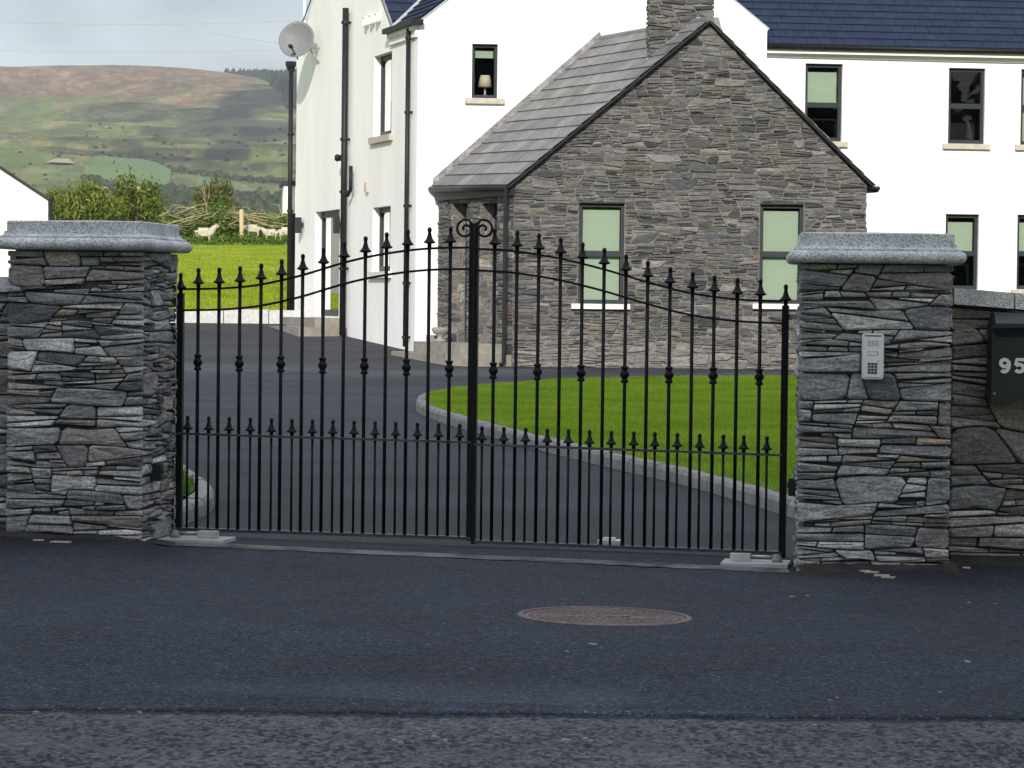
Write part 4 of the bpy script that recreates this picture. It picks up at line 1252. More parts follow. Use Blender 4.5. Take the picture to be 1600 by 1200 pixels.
# ================================================================== GATE PILLARS, BOUNDARY WALLS
def profile_block(fr, ua, ub, dep, prof, name, mat_, parent, rise=.012):
    """square block whose outline follows (overhang, z) up a moulding"""
    V, Fc = [], []
    for (o, z) in prof: V += [fr.p(ua - o, z, o), fr.p(ub + o, z, o), fr.p(ub + o, z, -dep - o), fr.p(ua - o, z, -dep - o)]
    k = len(prof)
    for i in range(k - 1):
        for j in range(4): Fc.append((4 * i + j, 4 * i + (j + 1) % 4, 4 * i + 4 + (j + 1) % 4, 4 * i + 4 + j))
    V.append(fr.p((ua + ub) / 2, prof[-1][1] + rise, -dep / 2))
    c = len(V) - 1
    for j in range(4): Fc.append((4 * k - 4 + j, 4 * k - 4 + (j + 1) % 4, c))
    Fc.append((3, 2, 1, 0))
    return obj(name, V, Fc, mat_, parent)
def cap_profile(zb):
    P = [(.0, zb + .001), (.026, zb + .002)]
    for i in range(11):
        th = -math.pi / 2 + math.pi * i / 10
        P.append((.026 + .029 * math.cos(th), zb + .031 + .029 * math.sin(th)))
    P += [(.030, zb + .0605), (.0295, zb + .068)]
    for i in range(5):
        th = math.pi / 2 * i / 4
        P.append((.028 - .018 * math.sin(th), zb + .069 + .018 * (1 - math.cos(th))))
    P += [(.010, zb + .092), (.000, zb + .0925), (.000, zb + .139), (-.005, zb + .144)]
    return P
def pillar(fr, w_, dep, zb, zt, label, bands, lens, thin, seed, sides, gain=1.0):
    rng.seed(seed)
    root = empty('gate_pillar', fr.p(w_ / 2, zb + .05, -dep / 2), label, 'gate pillar')
    b = MB(); e = .035
    b.fbox(fr, e, w_ - e, zb - .2, zt, -dep + e, -e); core = b.build('core', M['dark_mortar'], root)
    inner = fr.off(-.012)
    face_stones(inner, [(0, zb - .1), (w_, zb - .1), (w_, zt - .002), (0, zt - .002)], [], bands, lens, thin, core, joint=.0035, proud=(-.010, .012), bev=.008, gain=gain, rough=.005)
    Rf = Fr(fr.p(w_ - .012, 0, -.012), u=-fr.n); Rf.n = fr.u.copy()
    Lf = Fr(fr.p(.012, 0, -.012), u=-fr.n); Lf.n = -fr.u
    Bf = Fr(fr.p(0, 0, -dep + .012), u=fr.u); Bf.n = -fr.n
    for (f_, single, ww_) in ((Rf, sides == 'R', dep - .02), (Lf, False, dep - .02), (Bf, False, w_)):
        face_stones(f_, [(.034, zb - .1), (ww_, zb - .1), (ww_, zt - .002), (.034, zt - .002)], [], bands, lens, thin, core, joint=.0035, proud=(-.010, .014), bev=.008, single=single, gain=gain, rough=.006)
    profile_block(fr, 0, w_, dep, cap_profile(zt), 'cap', M['granite'], root)
    return root
COOL = 1
pl0 = atY(219, 846, 14.07)
PLF = Fr(pl0, u=GF.u)
wL = -PLF.uz(9, 600)[0]
PLF = Fr(PLF.p(-wL, 0), u=GF.u)
pillar(PLF, wL, .66, float(gz(-2.1, 14.0)), PLF.uz(120, 391)[1], 'left gate pillar of dark slate rubble with granite cap, its right side in view', (.055, .125), (.13, .38), .029, 23, 'R', 2.15)
pr0 = atY(1243, 892, 13.54)
PRF = Fr(pr0, yaw=-4.5)
wR = PRF.uz(1487, 650)[0]
pillar(PRF, wR, .66, float(gz(1.6, 13.5)) - .02, PRF.uz(1370, 412)[1], 'right gate pillar of dark slate rubble carrying the intercom panel', (.055, .13), (.13, .40), .029, 36, '', 2.1)
# right boundary wall
rng.seed(81)
bw0 = atY(1484, 700, 13.86)
BW = Fr(bw0, yaw=2)
x0u, x1u = 0.0, 2.6
zt0, zt1 = BW.uz(1490, 475)[1], BW.uz(1600, 484)[1]
u1600 = BW.uz(1600, 484)[0]
k_ = (zt1 - zt0) / u1600
bwr = empty('boundary_wall', BW.p(.8, 0, 0), 'stone boundary wall with granite coping right of the right gate pillar', 'wall')
zb_ = -.1
b = MB(); b.add([BW.p(u, z, d) for d in (-.03, -.40) for (u, z) in ((x0u, zb_), (x1u, zb_), (x1u, zt0 + k_ * x1u), (x0u, zt0))], [(0, 1, 2, 3), (7, 6, 5, 4), (0, 4, 5, 1), (1, 5, 6, 2), (2, 6, 7, 3), (3, 7, 4, 0)])
core = b.build('core', M['dark_mortar'], bwr)
face_stones(BW.off(-.01), [(0, zb_), (x1u, zb_), (x1u, zt0 + k_ * x1u - .004), (0, zt0 - .004)], [], (.08, .20), (.15, .46), .045, core, joint=.004, proud=(-.012, .014), bev=.009, warm=.06, gain=1.95, rough=.007)
us2 = [0.0, BW.uz(1583, 470)[0], BW.uz(1583, 470)[0] + .62, x1u]
th_ = BW.uz(1490, 450)[1] - zt0
for a, c in zip(us2[:-1], us2[1:]):
    b = MB(); a2, c2_ = a + .004, c - .004
    za_, zc_ = zt0 + k_ * a2, zt0 + k_ * c2_
    b.hexa([BW.p(a2, za_, .035), BW.p(c2_, zc_, .035), BW.p(c2_, zc_, -.44), BW.p(a2, za_, -.44), BW.p(a2, za_ + th_, .033), BW.p(c2_, zc_ + th_, .033), BW.p(c2_, zc_ + th_, -.44), BW.p(a2, za_ + th_, -.44)])
    b.build('coping_slab', M['granite'], bwr)
# left boundary wall
LB = Fr(atY(12, 800, 14.25), u=GF.u)
zl = LB.uz(5, 456)[1]
lbr = empty('boundary_wall', LB.p(-.5, 0, 0), 'stone boundary wall at the left edge beside the left gate pillar', 'wall')
b = MB(); b.fbox(LB, -2.2, .05, -.2, zl, -.4, -.03); core = b.build('core', M['dark_mortar'], lbr)
face_stones(LB.off(-.01), [(-2.2, -.1), (.03, -.1), (.03, zl - .004), (-2.2, zl - .004)], [], (.07, .17), (.15, .42), .04, core, joint=.004, proud=(-.012, .014), bev=.009, warm=.02, gain=1.95)
b = MB(); b.fbox(LB, -.9, .05, zl, zl + .075, -.44, .035); b.build('coping_slab', M['granite'], lbr)
b = MB(); b.fbox(LB, -2.2, -.906, zl, zl + .075, -.44, .035); b.build('coping_slab', M['granite'], lbr)

# ================================================================== GATE LEAVES
FIN = [(.0095, 0), (.0095, .020), (.019, .022), (.0275, .026), (.0265, .030), (.020, .036), (.0140, .046), (.0105, .058), (.0080, .070), (.0075, .076), (.0095, .082), (.0100, .090), (.0080, .097), (.003, .101)]
COLLAR = [(.0095, -.042), (.016, -.040), (.018, -.033), (.0135, -.027), (.0125, -.018), (.019, -.010), (.021, 0), (.019, .010), (.0125, .018), (.0135, .027), (.018, .033), (.016, .040), (.0095, .042)]
def lathe_mesh(name, prof, n=12, s=1.0, sr=1.0):
    b = MB(); b.lathe((0, 0, 0), [(r * sr, z * s) for r, z in prof], n)
    me = bpy.data.meshes.new(name); me.from_pydata(b.V, [], b.F); me.materials.append(M['black'])
    me.polygons.foreach_set('use_smooth', [True] * len(me.polygons)); return me
fin_me = lathe_mesh('finial', FIN, 12, 1.04, 1.12); fin_s = lathe_mesh('finial_small', FIN, 12, .9, 1.02); col_me = lathe_mesh('collar', COLLAR, 12, 1.0, 1.14)
def interp_px(pts, x): return float(np.interp(x, [p[0] for p in pts], [p[1] for p in pts]))
def gate_leaf(label, hinge_x, meet_x, rail1, low, bot, tall, dog, collar_y, hinge_first):
    hu, hz_ = GF.uz(hinge_x, interp_px(bot, hinge_x))
    root = empty('gate_leaf', GF.p(hu, hz_ - .02), label, 'gate')
    U = lambda x, y: GF.uz(x, y)
    ru = [U(x, y) for x, y in rail1]
    rpts_u, rpts_z = [q[0] for q in ru], [q[1] for q in ru]
    o_ = np.argsort(rpts_u); RU, RZ = np.array(rpts_u)[o_], np.array(rpts_z)[o_]
    # smooth the curve
    fine = np.linspace(RU[0], RU[-1], 60); fz = np.interp(fine, RU, RZ)
    for _ in range(6): fz[1:-1] = (fz[:-2] + 2 * fz[1:-1] + fz[2:]) / 4
    top = lambda u: float(np.interp(u, fine, fz))
    dl = .108
    def flat_rail(us_r, zf, hh, dd, name, m='black'):
        V, Fc = [], []
        for u in us_r:
            z = zf(u)
            V += [GF.p(u, z - hh / 2, dd), GF.p(u, z + hh / 2, dd), GF.p(u, z + hh / 2, -dd), GF.p(u, z - hh / 2, -dd)]
        n = len(us_r)
        for i in range(n - 1):
            for j in range(4): Fc.append((4 * i + j, 4 * i + (j + 1) % 4, 4 * i + 4 + (j + 1) % 4, 4 * i + 4 + j))
        Fc += [(3, 2, 1, 0), (4 * n - 4, 4 * n - 3, 4 * n - 2, 4 * n - 1)]
        return obj(name, V, Fc, M[m], root)
    flat_rail(fine, top, .011, .012, 'top_rail'); flat_rail(fine, lambda u: top(u) - dl, .011, .012, 'second_rail')
    l0, l1 = U(*low[0]), U(*low[1]); b0_, b1_ = U(*bot[0]), U(*bot[1])
    zl_ = lambda u: l0[1] + (l1[1] - l0[1]) * (u - l0[0]) / (l1[0] - l0[0])
    zb_ = lambda u: b0_[1] + (b1_[1] - b0_[1]) * (u - b0_[0]) / (b1_[0] - b0_[0])
    ends = [min(l0[0], l1[0]), max(l0[0], l1[0])]
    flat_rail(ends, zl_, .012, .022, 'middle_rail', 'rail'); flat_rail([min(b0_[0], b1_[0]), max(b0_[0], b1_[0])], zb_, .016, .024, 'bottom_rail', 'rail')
    for k, x in enumerate(tall):
        xt = x; yt = interp_px(rail1, x)
        u, zt_ = U(xt, yt)
        zt_ = top(u)
        mb = MB(); mb.tube([GF.p(u, zb_(u)), GF.p(u, zt_ + .005)], .0095, 8)
        br = mb.build('bar', M['black'], root, True)
        place('finial', fin_me, GF.p(u, zt_ + .003), br)
        if k in collar_y:
            zc_2 = U(x, collar_y[k])[1]; place('collar', col_me, GF.p(u, zc_2), br)
    for x in dog:
        u = U(x, interp_px(low, x))[0]
        mb = MB(); mb.tube([GF.p(u, zb_(u)), GF.p(u, zl_(u) + .005)], .0066, 8)
        br = mb.build('short_bar', M['black'], root, True)
        place('finial', fin_s, GF.p(u, zl_(u) + .002), br)
    # stiles
    ztop = top(U(hinge_x, interp_px(rail1, hinge_x))[0])
    mb = MB(); mb.fbox(GF, hu - .017, hu + .017, zb_(hu) - .03, ztop - .02, -.018, .018); hst = mb.build('hinge_stile', M['black'], root)
    place('finial', fin_me, GF.p(hu, ztop - .02), hst)
    zh = zb_(hu)
    mb = MB(); mb.lathe(GF.p(hu, zh - .05), [(.02, 0), (.022, .02), (.016, .02)], 12); mb.build('hinge_pin', M['steel'], root)
    sgn = -1 if hinge_x < meet_x else 1
    mb = MB(); zz = ztop - .075; mb.fbox(GF, min(hu, hu + sgn * .06), max(hu, hu + sgn * .06), zz - .012, zz + .012, -.05, -.015); mb.build('hinge_strap', M['steel'], hst)
    mu = U(meet_x, 600)[0]
    ztm = U(meet_x, 349)[1]
    m0, m1 = (mu - .022, mu - .001) if sgn < 0 else (mu + .001, mu + .022)
    mb = MB(); mb.fbox(GF, m0, m1, zb_(mu) - .012, ztm, -.02, .02); mst = mb.build('meeting_stile', M['black'], root)
    # scroll: an arch off the top of the stile that curls into itself
    P = []
    cxu, czu = mu + sgn * .046, ztm - .030
    for i in range(34):
        t = i / 33
        th = math.radians(70 + t * 500)
        r = .044 * (1 - t) ** .8 + .006
        P.append(GF.p(cxu + (sgn * -1) * math.cos(th) * r * -1 * -1, czu + math.sin(th) * r))
    P = [GF.p((m0 + m1) / 2, ztm - .004), GF.p((m0 + m1) / 2 + sgn * .012, ztm + .008)] + P
    rr2 = [.0065] * (len(P) - 3) + [.006, .007, .009]
    mb = MB(); mb.tube(P, rr2, 8); mb.build('scroll', M['black'], mst, True)
    return root
railL = [(279, 452), (342, 451), (375, 449), (408, 445), (440, 438), (474, 430), (505, 420), (538, 410), (571, 402), (604, 396), (638, 391), (671, 388), (704, 387), (737, 387)]
railR = [(741, 389), (775, 390), (809, 393), (842, 398), (877, 404), (910, 412), (945, 421), (978, 431), (1012, 441), (1047, 451), (1082, 459), (1116, 464), (1152, 468), (1189, 470), (1222, 471)]
talL = [310, 342.5, 375, 408, 440, 473, 505.5, 538, 571, 604, 637, 671, 704]
talR = [773, 808, 842, 876, 910, 944, 978, 1012, 1047, 1082, 1116, 1152, 1188]
colL = {0: 566, 2: 568, 4: 569, 6: 571, 8: 572, 10: 574, 12: 576}
colR = {0: 579, 2: 581, 4: 583, 6: 585, 8: 586, 10: 587, 12: 589}
gate_leaf('left leaf of the black spear topped iron gate', 279, 738.5, railL, [(279, 677), (737, 691)], [(272, 826), (737, 841)], talL, [293, 326, 358, 391, 424, 456, 488, 520, 553, 586, 618, 652, 685, 718], colL, True)
gate_leaf('right leaf of the black spear topped iron gate', 1222, 739.0, railR, [(741, 694), (1222, 711)], [(741, 846), (1222, 864)], talR, [753, 787, 821, 855, 888, 921, 955, 990, 1023, 1058, 1093, 1130, 1162, 1198], colR, False)
def pivot_base(xc, yc, wpx, blk, piv, label):
    c = ground(xc, yc, .012)
    sc_ = c.y / F
    root = empty('gate_pivot_base', c, label, 'gate base', 'white gate pivot bases')
    yaw = math.atan2(GF.u.y, GF.u.x)
    b = MB(); b.box(c - Vector((0, 0, .05)), wpx * sc_, .26, .055, yaw); pt_ = b.build('plate', M['white_concrete'], root)
    q = GF.o + GF.u * ((c - GF.o).dot(GF.u)); 
    bx = lambda x: c + GF.u * ((x - xc) * sc_)
    b = MB(); b.box(bx((blk[0] + blk[1]) / 2) + Vector((0, 0, .006)), (blk[1] - blk[0]) * sc_, .06, .036, yaw); b.build('block', M['white_concrete'], root)
    b = MB(); b.tube([bx(blk[0] if piv < blk[0] else blk[1]) + Vector((0, 0, .03)), bx(piv) + Vector((0, 0, .03))], .007, 8); b.build('rod', M['steel'], root, True)
    b = MB(); b.lathe(bx(piv) + Vector((0, 0, .006)), [(.026, 0), (.026, .014), (.017, .032), (.014, .036)], 14); b.build('pivot', M['concrete'], root, True)
pivot_base(308, 842, 104, (311, 341), 272, 'white pivot base under the left end of the gate')
pivot_base(1181, 879, 104, (1141, 1172), 1214, 'white pivot base under the right end of the gate')
gs = ground(952, 849)
b = MB(); b.box(gs, .115, .10, .018, math.atan2(GF.u.y, GF.u.x)); b.box(gs + Vector((0, 0, .018)), .06, .05, .012, math.atan2(GF.u.y, GF.u.x)); tag(b.build('gate_stop', M['label']), 'small white gate stop on the ground behind the right leaf', 'gate stop')
for (x, y, fr, lab) in ((243, 738, None, 'small black photocell on the inner side of the left gate pillar'), (1240, 767, 1, 'small black photocell on the inner edge of the right gate pillar')):
    f_ = Fr(PLF.p(wL, 0, 0), u=-PLF.n) if fr is None else Fr(PRF.p(0, 0), u=-PRF.n)
    f_.n = PLF.u.copy() if fr is None else -PRF.u
    if fr is None: uu_, z_ = f_.uz(x, y)
    else: uu_, z_ = .30, PRF.uz(x, y)[1]
    root = empty('photocell', f_.p(uu_, z_), lab, 'sensor', 'gate photocells')
    b = MB(); b.fbox(f_, uu_ - .028, uu_ + .028, z_ - .042, z_ + .042, -.02, .034); b.build('housing', M['postbox'], root)
    b = MB(); b.lathe(f_.p(uu_, z_ + .01, .033), [(.016, 0), (.016, .006), (.01, .008)], 12, ax=f_.n); b.build('lens', M['key'], root, True)

# ================================================================== INTERCOM, POSTBOX
a, c = PRF.uz(1346, 592), PRF.uz(1381, 521)
IF = PRF.off(.012)
ic = empty('intercom', IF.p((a[0] + c[0]) / 2, (a[1] + c[1]) / 2), 'silver intercom panel with speaker slots and keypad on the right gate pillar', 'intercom')
iw, ih = c[0] - a[0], c[1] - a[1]
def rrect(fr, ua, ub, za, zb, r, d0, d1, seg=4):
    P = []
    for (cx, cz, s) in ((ub - r, zb - r, 0), (ua + r, zb - r, 90), (ua + r, za + r, 180), (ub - r, za + r, 270)):
        for i in range(seg + 1):
            t = R(s + 90 * i / seg); P.append((cx + r * math.cos(t), cz + r * math.sin(t)))
    n = len(P)
    return [fr.p(x, z, d0) for x, z in P] + [fr.p(x, z, d1) for x, z in P], [tuple(range(n, 2 * n))] + [(i, (i + 1) % n, n + (i + 1) % n, n + i) for i in range(n)]
V, Fc = rrect(IF, a[0], c[0], a[1], c[1], .014, -.03, .016); obj('housing', V, Fc, M['intercom'], ic)
V, Fc = rrect(IF, a[0] + .009, c[0] - .009, a[1] + .010, c[1] - .016, .006, .0155, .022); ip = obj('face_plate', V, Fc, M['intercom'], ic)
b = MB(); b.fbox(IF, a[0] + .012, c[0] - .012, c[1] - .014, c[1] - .009, .0158, .019); b.build('top_gap', M['key'], ic)
uC_ = (a[0] + c[0]) / 2
for i in range(6):
    uu_ = a[0] + iw * (.26 + .09 * i); b = MB(); b.fbox(IF, uu_, uu_ + iw * .035, a[1] + ih * .715, a[1] + ih * .845, .0222, .0228); b.build('speaker_slot', M['wire'], ip)
b = MB(); b.fbox(IF, a[0] + iw * .27, a[0] + iw * .70, a[1] + ih * .525, a[1] + ih * .60, .0222, .0235); b.build('name_plate', M['label'], ip)
b = MB(); b.fbox(IF, a[0] + iw * .25, a[0] + iw * .74, a[1] + ih * .515, a[1] + ih * .612, .0221, .0227); b.build('name_frame', M['wire'], ip)
for i in range(3):
    for j in range(4):
        uu_, zz_ = a[0] + iw * (.27 + .155 * i), a[1] + ih * (.125 + .063 * j)
        V, Fc = rrect(IF, uu_, uu_ + iw * .115, zz_, zz_ + ih * .042, .0015, .0222, .0255, 2); obj('key', V, Fc, M['key'], ip)
b = MB(); b.lathe(IF.p(a[0] + iw * .74, a[1] + ih * .40, .0222), [(.003, 0), (.003, .002)], 8, ax=IF.n); b.build('screw', M['wire'], ip)
# postbox with number
PB = BW.off(.01)
ua_, z0p = PB.uz(1541, 622); ub_ = ua_ + .38
zTop = PB.uz(1545, 488)[1]; zHood = PB.uz(1545, 512)[1]; zFlap = PB.uz(1545, 526)[1]
pbx = empty('postbox', PB.p((ua_ + ub_) / 2, z0p), 'black postbox numbered 95 on the right boundary wall', 'postbox')
b = MB(); b.fbox(PB, ua_, ub_, z0p, zHood - .001, 0, .12); body = b.build('body', M['postbox'], pbx)
e = .006
b = MB(); b.add([PB.p(ua_ - e, zHood, 0), PB.p(ub_ + e, zHood, 0), PB.p(ub_ + e, zHood, .15), PB.p(ua_ - e, zHood, .15), PB.p(ua_ + .02, zTop, 0), PB.p(ub_ - .02, zTop, 0), PB.p(ub_ - .01, zHood + .022, .15), PB.p(ua_ + .01, zHood + .022, .15), PB.p(ub_ - .02, zTop, .05), PB.p(ua_ + .02, zTop, .05)],
    [(3, 2, 1, 0), (0, 1, 5, 4), (3, 7, 6, 2), (7, 9, 8, 6), (9, 4, 5, 8), (0, 4, 9, 7, 3), (1, 2, 6, 8, 5)]); b.build('hood', M['postbox'], pbx)
b = MB(); b.hexa([PB.p(ua_ + .02, zFlap, .121), PB.p(ub_ - .02, zFlap, .121), PB.p(ub_ - .02, zFlap, .1205), PB.p(ua_ + .02, zFlap, .1205), PB.p(ua_ + .005, zHood - .003, .140), PB.p(ub_ - .005, zHood - .003, .140), PB.p(ub_ - .005, zHood - .003, .1205), PB.p(ua_ + .005, zHood - .003, .1205)]); b.build('flap', M['postbox'], pbx)
b = MB(); b.fbox(PB, ua_ - .004, ub_ + .004, z0p - .014, z0p - .001, 0, .126); b.build('base_lip', M['postbox'], pbx)
b = MB(); q = PB.uz(1546, 614); b.lathe(PB.p(q[0], q[1], .119), [(.006, 0), (.006, .003), (.003, .004)], 8, ax=PB.n); b.build('rivet', M['wire'], body)
PD = PB.off(.121)
def stroke(path, wd, x, wpx, y0, y1, dep):
    """a flat raised stroke of a numeral; path in a unit box"""
    p0_, p1_ = PD.uz(x, y1), PD.uz(x + wpx, y0)
    su_, sz_ = p1_[0] - p0_[0], p1_[1] - p0_[1]
    P = [(p0_[0] + a * su_, p0_[1] + c * sz_) for a, c in path]
    Lh, Rh = [], []
    for i in range(len(P)):
        a, c = P[max(i - 1, 0)], P[min(i + 1, len(P) - 1)]
        dx, dy = c[0] - a[0], c[1] - a[1]; l = math.hypot(dx, dy)
        nx, ny = -dy / l * wd * su_ / 2, dx / l * wd * su_ / 2
        Lh.append((P[i][0] + nx, P[i][1] + ny)); Rh.append((P[i][0] - nx, P[i][1] - ny))
    n = len(P); V, Fc = [], []
    for d_ in (0, dep):
        V += [PD.p(u, z, d_) for u, z in Lh] + [PD.p(u, z, d_) for u, z in Rh]
    for i in range(n - 1):
        Fc += [(2 * n + i, 2 * n + i + 1, 3 * n + i + 1, 3 * n + i), (i, i + 1, 2 * n + i + 1, 2 * n + i), (n + i, n + i + 1, 3 * n + i + 1, 3 * n + i)]
    Fc += [(0, n, 3 * n, 2 * n), (n - 1, 2 * n - 1, 4 * n - 1, 3 * n - 1)]
    return V, Fc
arc = lambda cx, cy, rx, ry, a0, a1, n=20: [(cx + rx * math.cos(R(a0 + (a1 - a0) * i / n)), cy + ry * math.sin(R(a0 + (a1 - a0) * i / n))) for i in range(n + 1)]
NINE = [(arc(.48, .66, .33, .215, 0, 360, 28), .30, .004), (arc(.46, .55, .385, .43, 30, -128, 22), .30, .0045)]
FIVE = [([(.16, .50), (.25, .88), (.92, .88)], .28, .004), ([(.25, .74), (.19, .50)], .24, .0043), (arc(.47, .34, .36, .225, 142, -148, 24), .30, .0047)]
for strokes, x in ((NINE, 1560.5), (FIVE, 1583.5)):
    mb = MB()
    for (pth, wd, dep) in strokes: mb.add(*stroke(pth, wd, x, 19, 559, 583.5, dep))
    mb.build('digit', M['digit'], body)

# ================================================================== MANHOLE, LITTER, SOIL
mc = ground(945, 964)
tiltm = math.atan(-.0112)
mh = empty('manhole_cover', mc, 'round rusty brown manhole cover set in the asphalt before the gate', 'manhole cover')
Rm = .345
def tm(r, th, z): return Vector((mc.x + r * math.cos(th), mc.y + r * math.sin(th), mc.z + z + tiltm * r * math.cos(th)))
V, Fc = [], []
prf = [(Rm, -.03), (Rm, .004), (Rm - .005, .007), (Rm - .024, .007), (Rm - .026, -.004)]
for (r, z) in prf: V += [tm(r, 2 * math.pi * k / 64, z) for k in range(64)]
for i in range(len(prf) - 1):
    for k in range(64): Fc.append((i * 64 + k, i * 64 + (k + 1) % 64, i * 64 + 64 + (k + 1) % 64, i * 64 + 64 + k))
obj('frame', V, Fc, M['rust'], mh)
V = [tm(Rm - .030, 2 * math.pi * k / 64, -.01) for k in range(64)] + [tm(Rm - .030, 2 * math.pi * k / 64, .003) for k in range(64)]
lid = obj('lid', V, [tuple(range(64, 128))] + [(k, (k + 1) % 64, 64 + (k + 1) % 64, 64 + k) for k in range(64)], M['rust'], mh)
b = MB()
for ring in range(1, 10):
    r = .033 * ring * .98
    if r > Rm - .05: break
    n = max(6, int(2 * math.pi * r / .034))
    for k in range(n):
        t = 2 * math.pi * k / n + ring * .3
        if abs(r * math.sin(t)) < .028 and abs(r * math.cos(t)) < .13: continue
        p = tm(r, t, .0025); b.box(p, .022, .022, .0028, t)
o = b.build('raised_studs', M['rust'], lid); o['kind'] = 'stuff'
b = MB(); b.box(tm(0, 0, .0025), .2, .035, .004); b.build('name_bar', M['rust'], lid)
# pale chips scattered over the asphalt
b = MB(); rr3 = random.Random(4)
spots = [(926, 1008, 14), (886, 1018, 8), (884, 1157, 13), (678, 1152, 13), (696, 1157, 10), (616, 1157, 10), (626, 1160, 8), (924, 1158, 10), (915, 1154, 10), (955, 1160, 7), (1512, 1035, 12), (1296, 1095, 10), (1308, 1091, 9), (1470, 1083, 12), (1238, 933, 7), (1262, 931, 6), (1555, 944, 6), (1514, 942, 6), (693, 975, 7), (776, 982, 6), (219, 1114, 9), (56, 1113, 9), (166, 1089, 7), (505, 1105, 8), (1272, 1134, 12), (1195, 1168, 10), (1438, 1156, 7)]
for _ in range(40): spots.append((rr3.uniform(-60, 1660), rr3.uniform(890, 1199), rr3.uniform(1.5, 3.6)))
for (x, y, wpx) in spots:
    p = ground(x, y); s = wpx * p.y / F; n = 6
    V = []
    for zz, k in ((-.01, 1.0), (.006, 1.0), (.011, .6)):
        for i in range(n):
            t = 6.283 * i / n; V.append(p + Vector((math.cos(t) * s * .5 * k * (.8 + .4 * ((i * 7 + int(x)) % 3) / 2), math.sin(t) * s * .45 * k, zz * s / .05)))
    b.add(V, [tuple(12 + i for i in range(n))] + [(j * n + i, j * n + (i + 1) % n, j * n + n + (i + 1) % n, j * n + n + i) for j in (0, 1) for i in range(n)])
tag(b.build('gravel_chips', M['concrete']), kind='stuff')
b = MB()
for (x, y, wpx) in ((1362, 895, 22), (1378, 900, 24), (1388, 903, 20), (1510, 888, 12), (95, 848, 30), (60, 845, 16), (1352, 893, 16)):
    p = ground(x, y); s = wpx * p.y / F
    b.box(p - Vector((0, 0, .012)), s, s * .6, .018, rr3.uniform(-.5, .5))
tag(b.build('stone_debris', M['sill']), kind='stuff')
V, Fc = [], []
xs2 = np.linspace(PRF.p(0, 0).x + .015, 3.4, 60)
for i, x in enumerate(xs2):
    yw = 13.86 + (x - 2.0) * .03 - (.32 if x < PRF.p(wR, 0).x + .03 else 0)
    d_ = .10 + .18 * float(vnoise(np.array(x), np.array(2.), .16, 7)) + (.18 if x > 2.05 else 0)
    for t in (0, .35, .7, 1): 
        y = yw + .03 - d_ * t; V.append((x, y, float(gz(x, y)) + (.035 * (1 - t) - .012 * t) + rng.uniform(-.004, .004)))
for i in range(59):
    for t in range(3): Fc.append((4 * i + t, 4 * i + 4 + t, 4 * i + 5 + t, 4 * i + 1 + t))
tag(obj('soil_verge', V, Fc, M['soil'], smooth=True), kind='structure')
V, Fc = [], []
xs2 = np.linspace(-3.2, PLF.p(wL, 0).x - .02, 40)
for i, x in enumerate(xs2):
    yw = PLF.p(0, 0).y - (x - PLF.p(0, 0).x) * .0 + (GF.u.y / GF.u.x) * (x - PLF.p(0, 0).x)
    d_ = .07 + .12 * float(vnoise(np.array(x), np.array(5.), .14, 7))
    for t in (0, .35, .7, 1): 
        y = yw + .05 - d_ * t; V.append((x, y, float(gz(x, y)) + (.03 * (1 - t) - .012 * t) + rng.uniform(-.004, .004)))
for i in range(39):
    for t in range(3): Fc.append((4 * i + t, 4 * i + 4 + t, 4 * i + 5 + t, 4 * i + 1 + t))
tag(obj('soil_verge', V, Fc, M['soil'], smooth=True), kind='structure')

# ================================================================== FIELD EDGE: gorse, bank, brushwood, posts, sheep
def gp(px, py, Y): return atY(px, py, Y)
rv = np.random.default_rng(17)
def gorse(px0, px1, ytop, ybase, Y, label, n, t0, t1):
    base = gp((px0 + px1) / 2, ybase, Y); top_ = gp((px0 + px1) / 2, ytop, Y)
    h = top_.z - base.z; wd = (px1 - px0) * Y / F
    root = empty('gorse_bush', base, label, 'bush', 'gorse bushes along the field edge')
    parts = []
    k = max(3, int(wd / .7))
    for i in range(k):
        cx = base.x + wd * (-.5 + (i + .5) / k) + rv.normal() * .1
        hh = h * (.75 + .35 * rv.random())
        parts.append(leaves(n // k, (cx, base.y + rv.normal() * .25, base.z + hh * .45), (wd / k * .85, wd * .3, hh * .52), .25, rv, up=1.4, shell=.35, clump=3.2, aspect=.30))
    leafobj('foliage', parts, M['leaf'], root, (t0, t1), rv)
    b = MB()
    for i in range(7):
        a_ = base + Vector((rv.normal() * wd * .15, rv.normal() * .2, 0)); b.tube([a_, a_ + Vector((rv.normal() * wd * .15, rv.normal() * .2, h * rv.uniform(.4, .85)))], [.03, .01], 5)
    b.build('stem', M['bark'], root)
gorse(74, 182, 293, 352, 118, 'broad green gorse bush beside the white outbuilding', 8200, (.07, .11, .012), (.24, .27, .05))
gorse(186, 246, 281, 352, 120, 'upright gorse bush between the two other bushes', 5200, (.06, .10, .012), (.20, .24, .045))
gorse(312, 362, 284, 342, 134, 'loose thin gorse bush above the sheep', 2000, (.07, .09, .02), (.2, .2, .06))
gorse(128, 200, 312, 352, 126, 'low olive gorse clump behind the broad bush', 2600, (.08, .09, .025), (.19, .18, .06))
parts = []
for x in range(170, 480, 9):
    yb = 386 if x > 250 else 372
    yt = float(np.interp(x, [170, 250, 300, 330, 360, 380, 440, 480], [330, 330, 336, 322, 326, 346, 344, 344])) + rv.uniform(-5, 6)
    p0_, p1_ = gp(x, yb, 131), gp(x, yt, 131)
    h = p1_.z - p0_.z
    parts.append(leaves(520, (p0_.x, p0_.y + rv.uniform(-.1, 1.3), p0_.z + h * .42), (.42, .6, h * .62), .17, rv, up=.5, shell=.25, clump=3.0, aspect=.55))
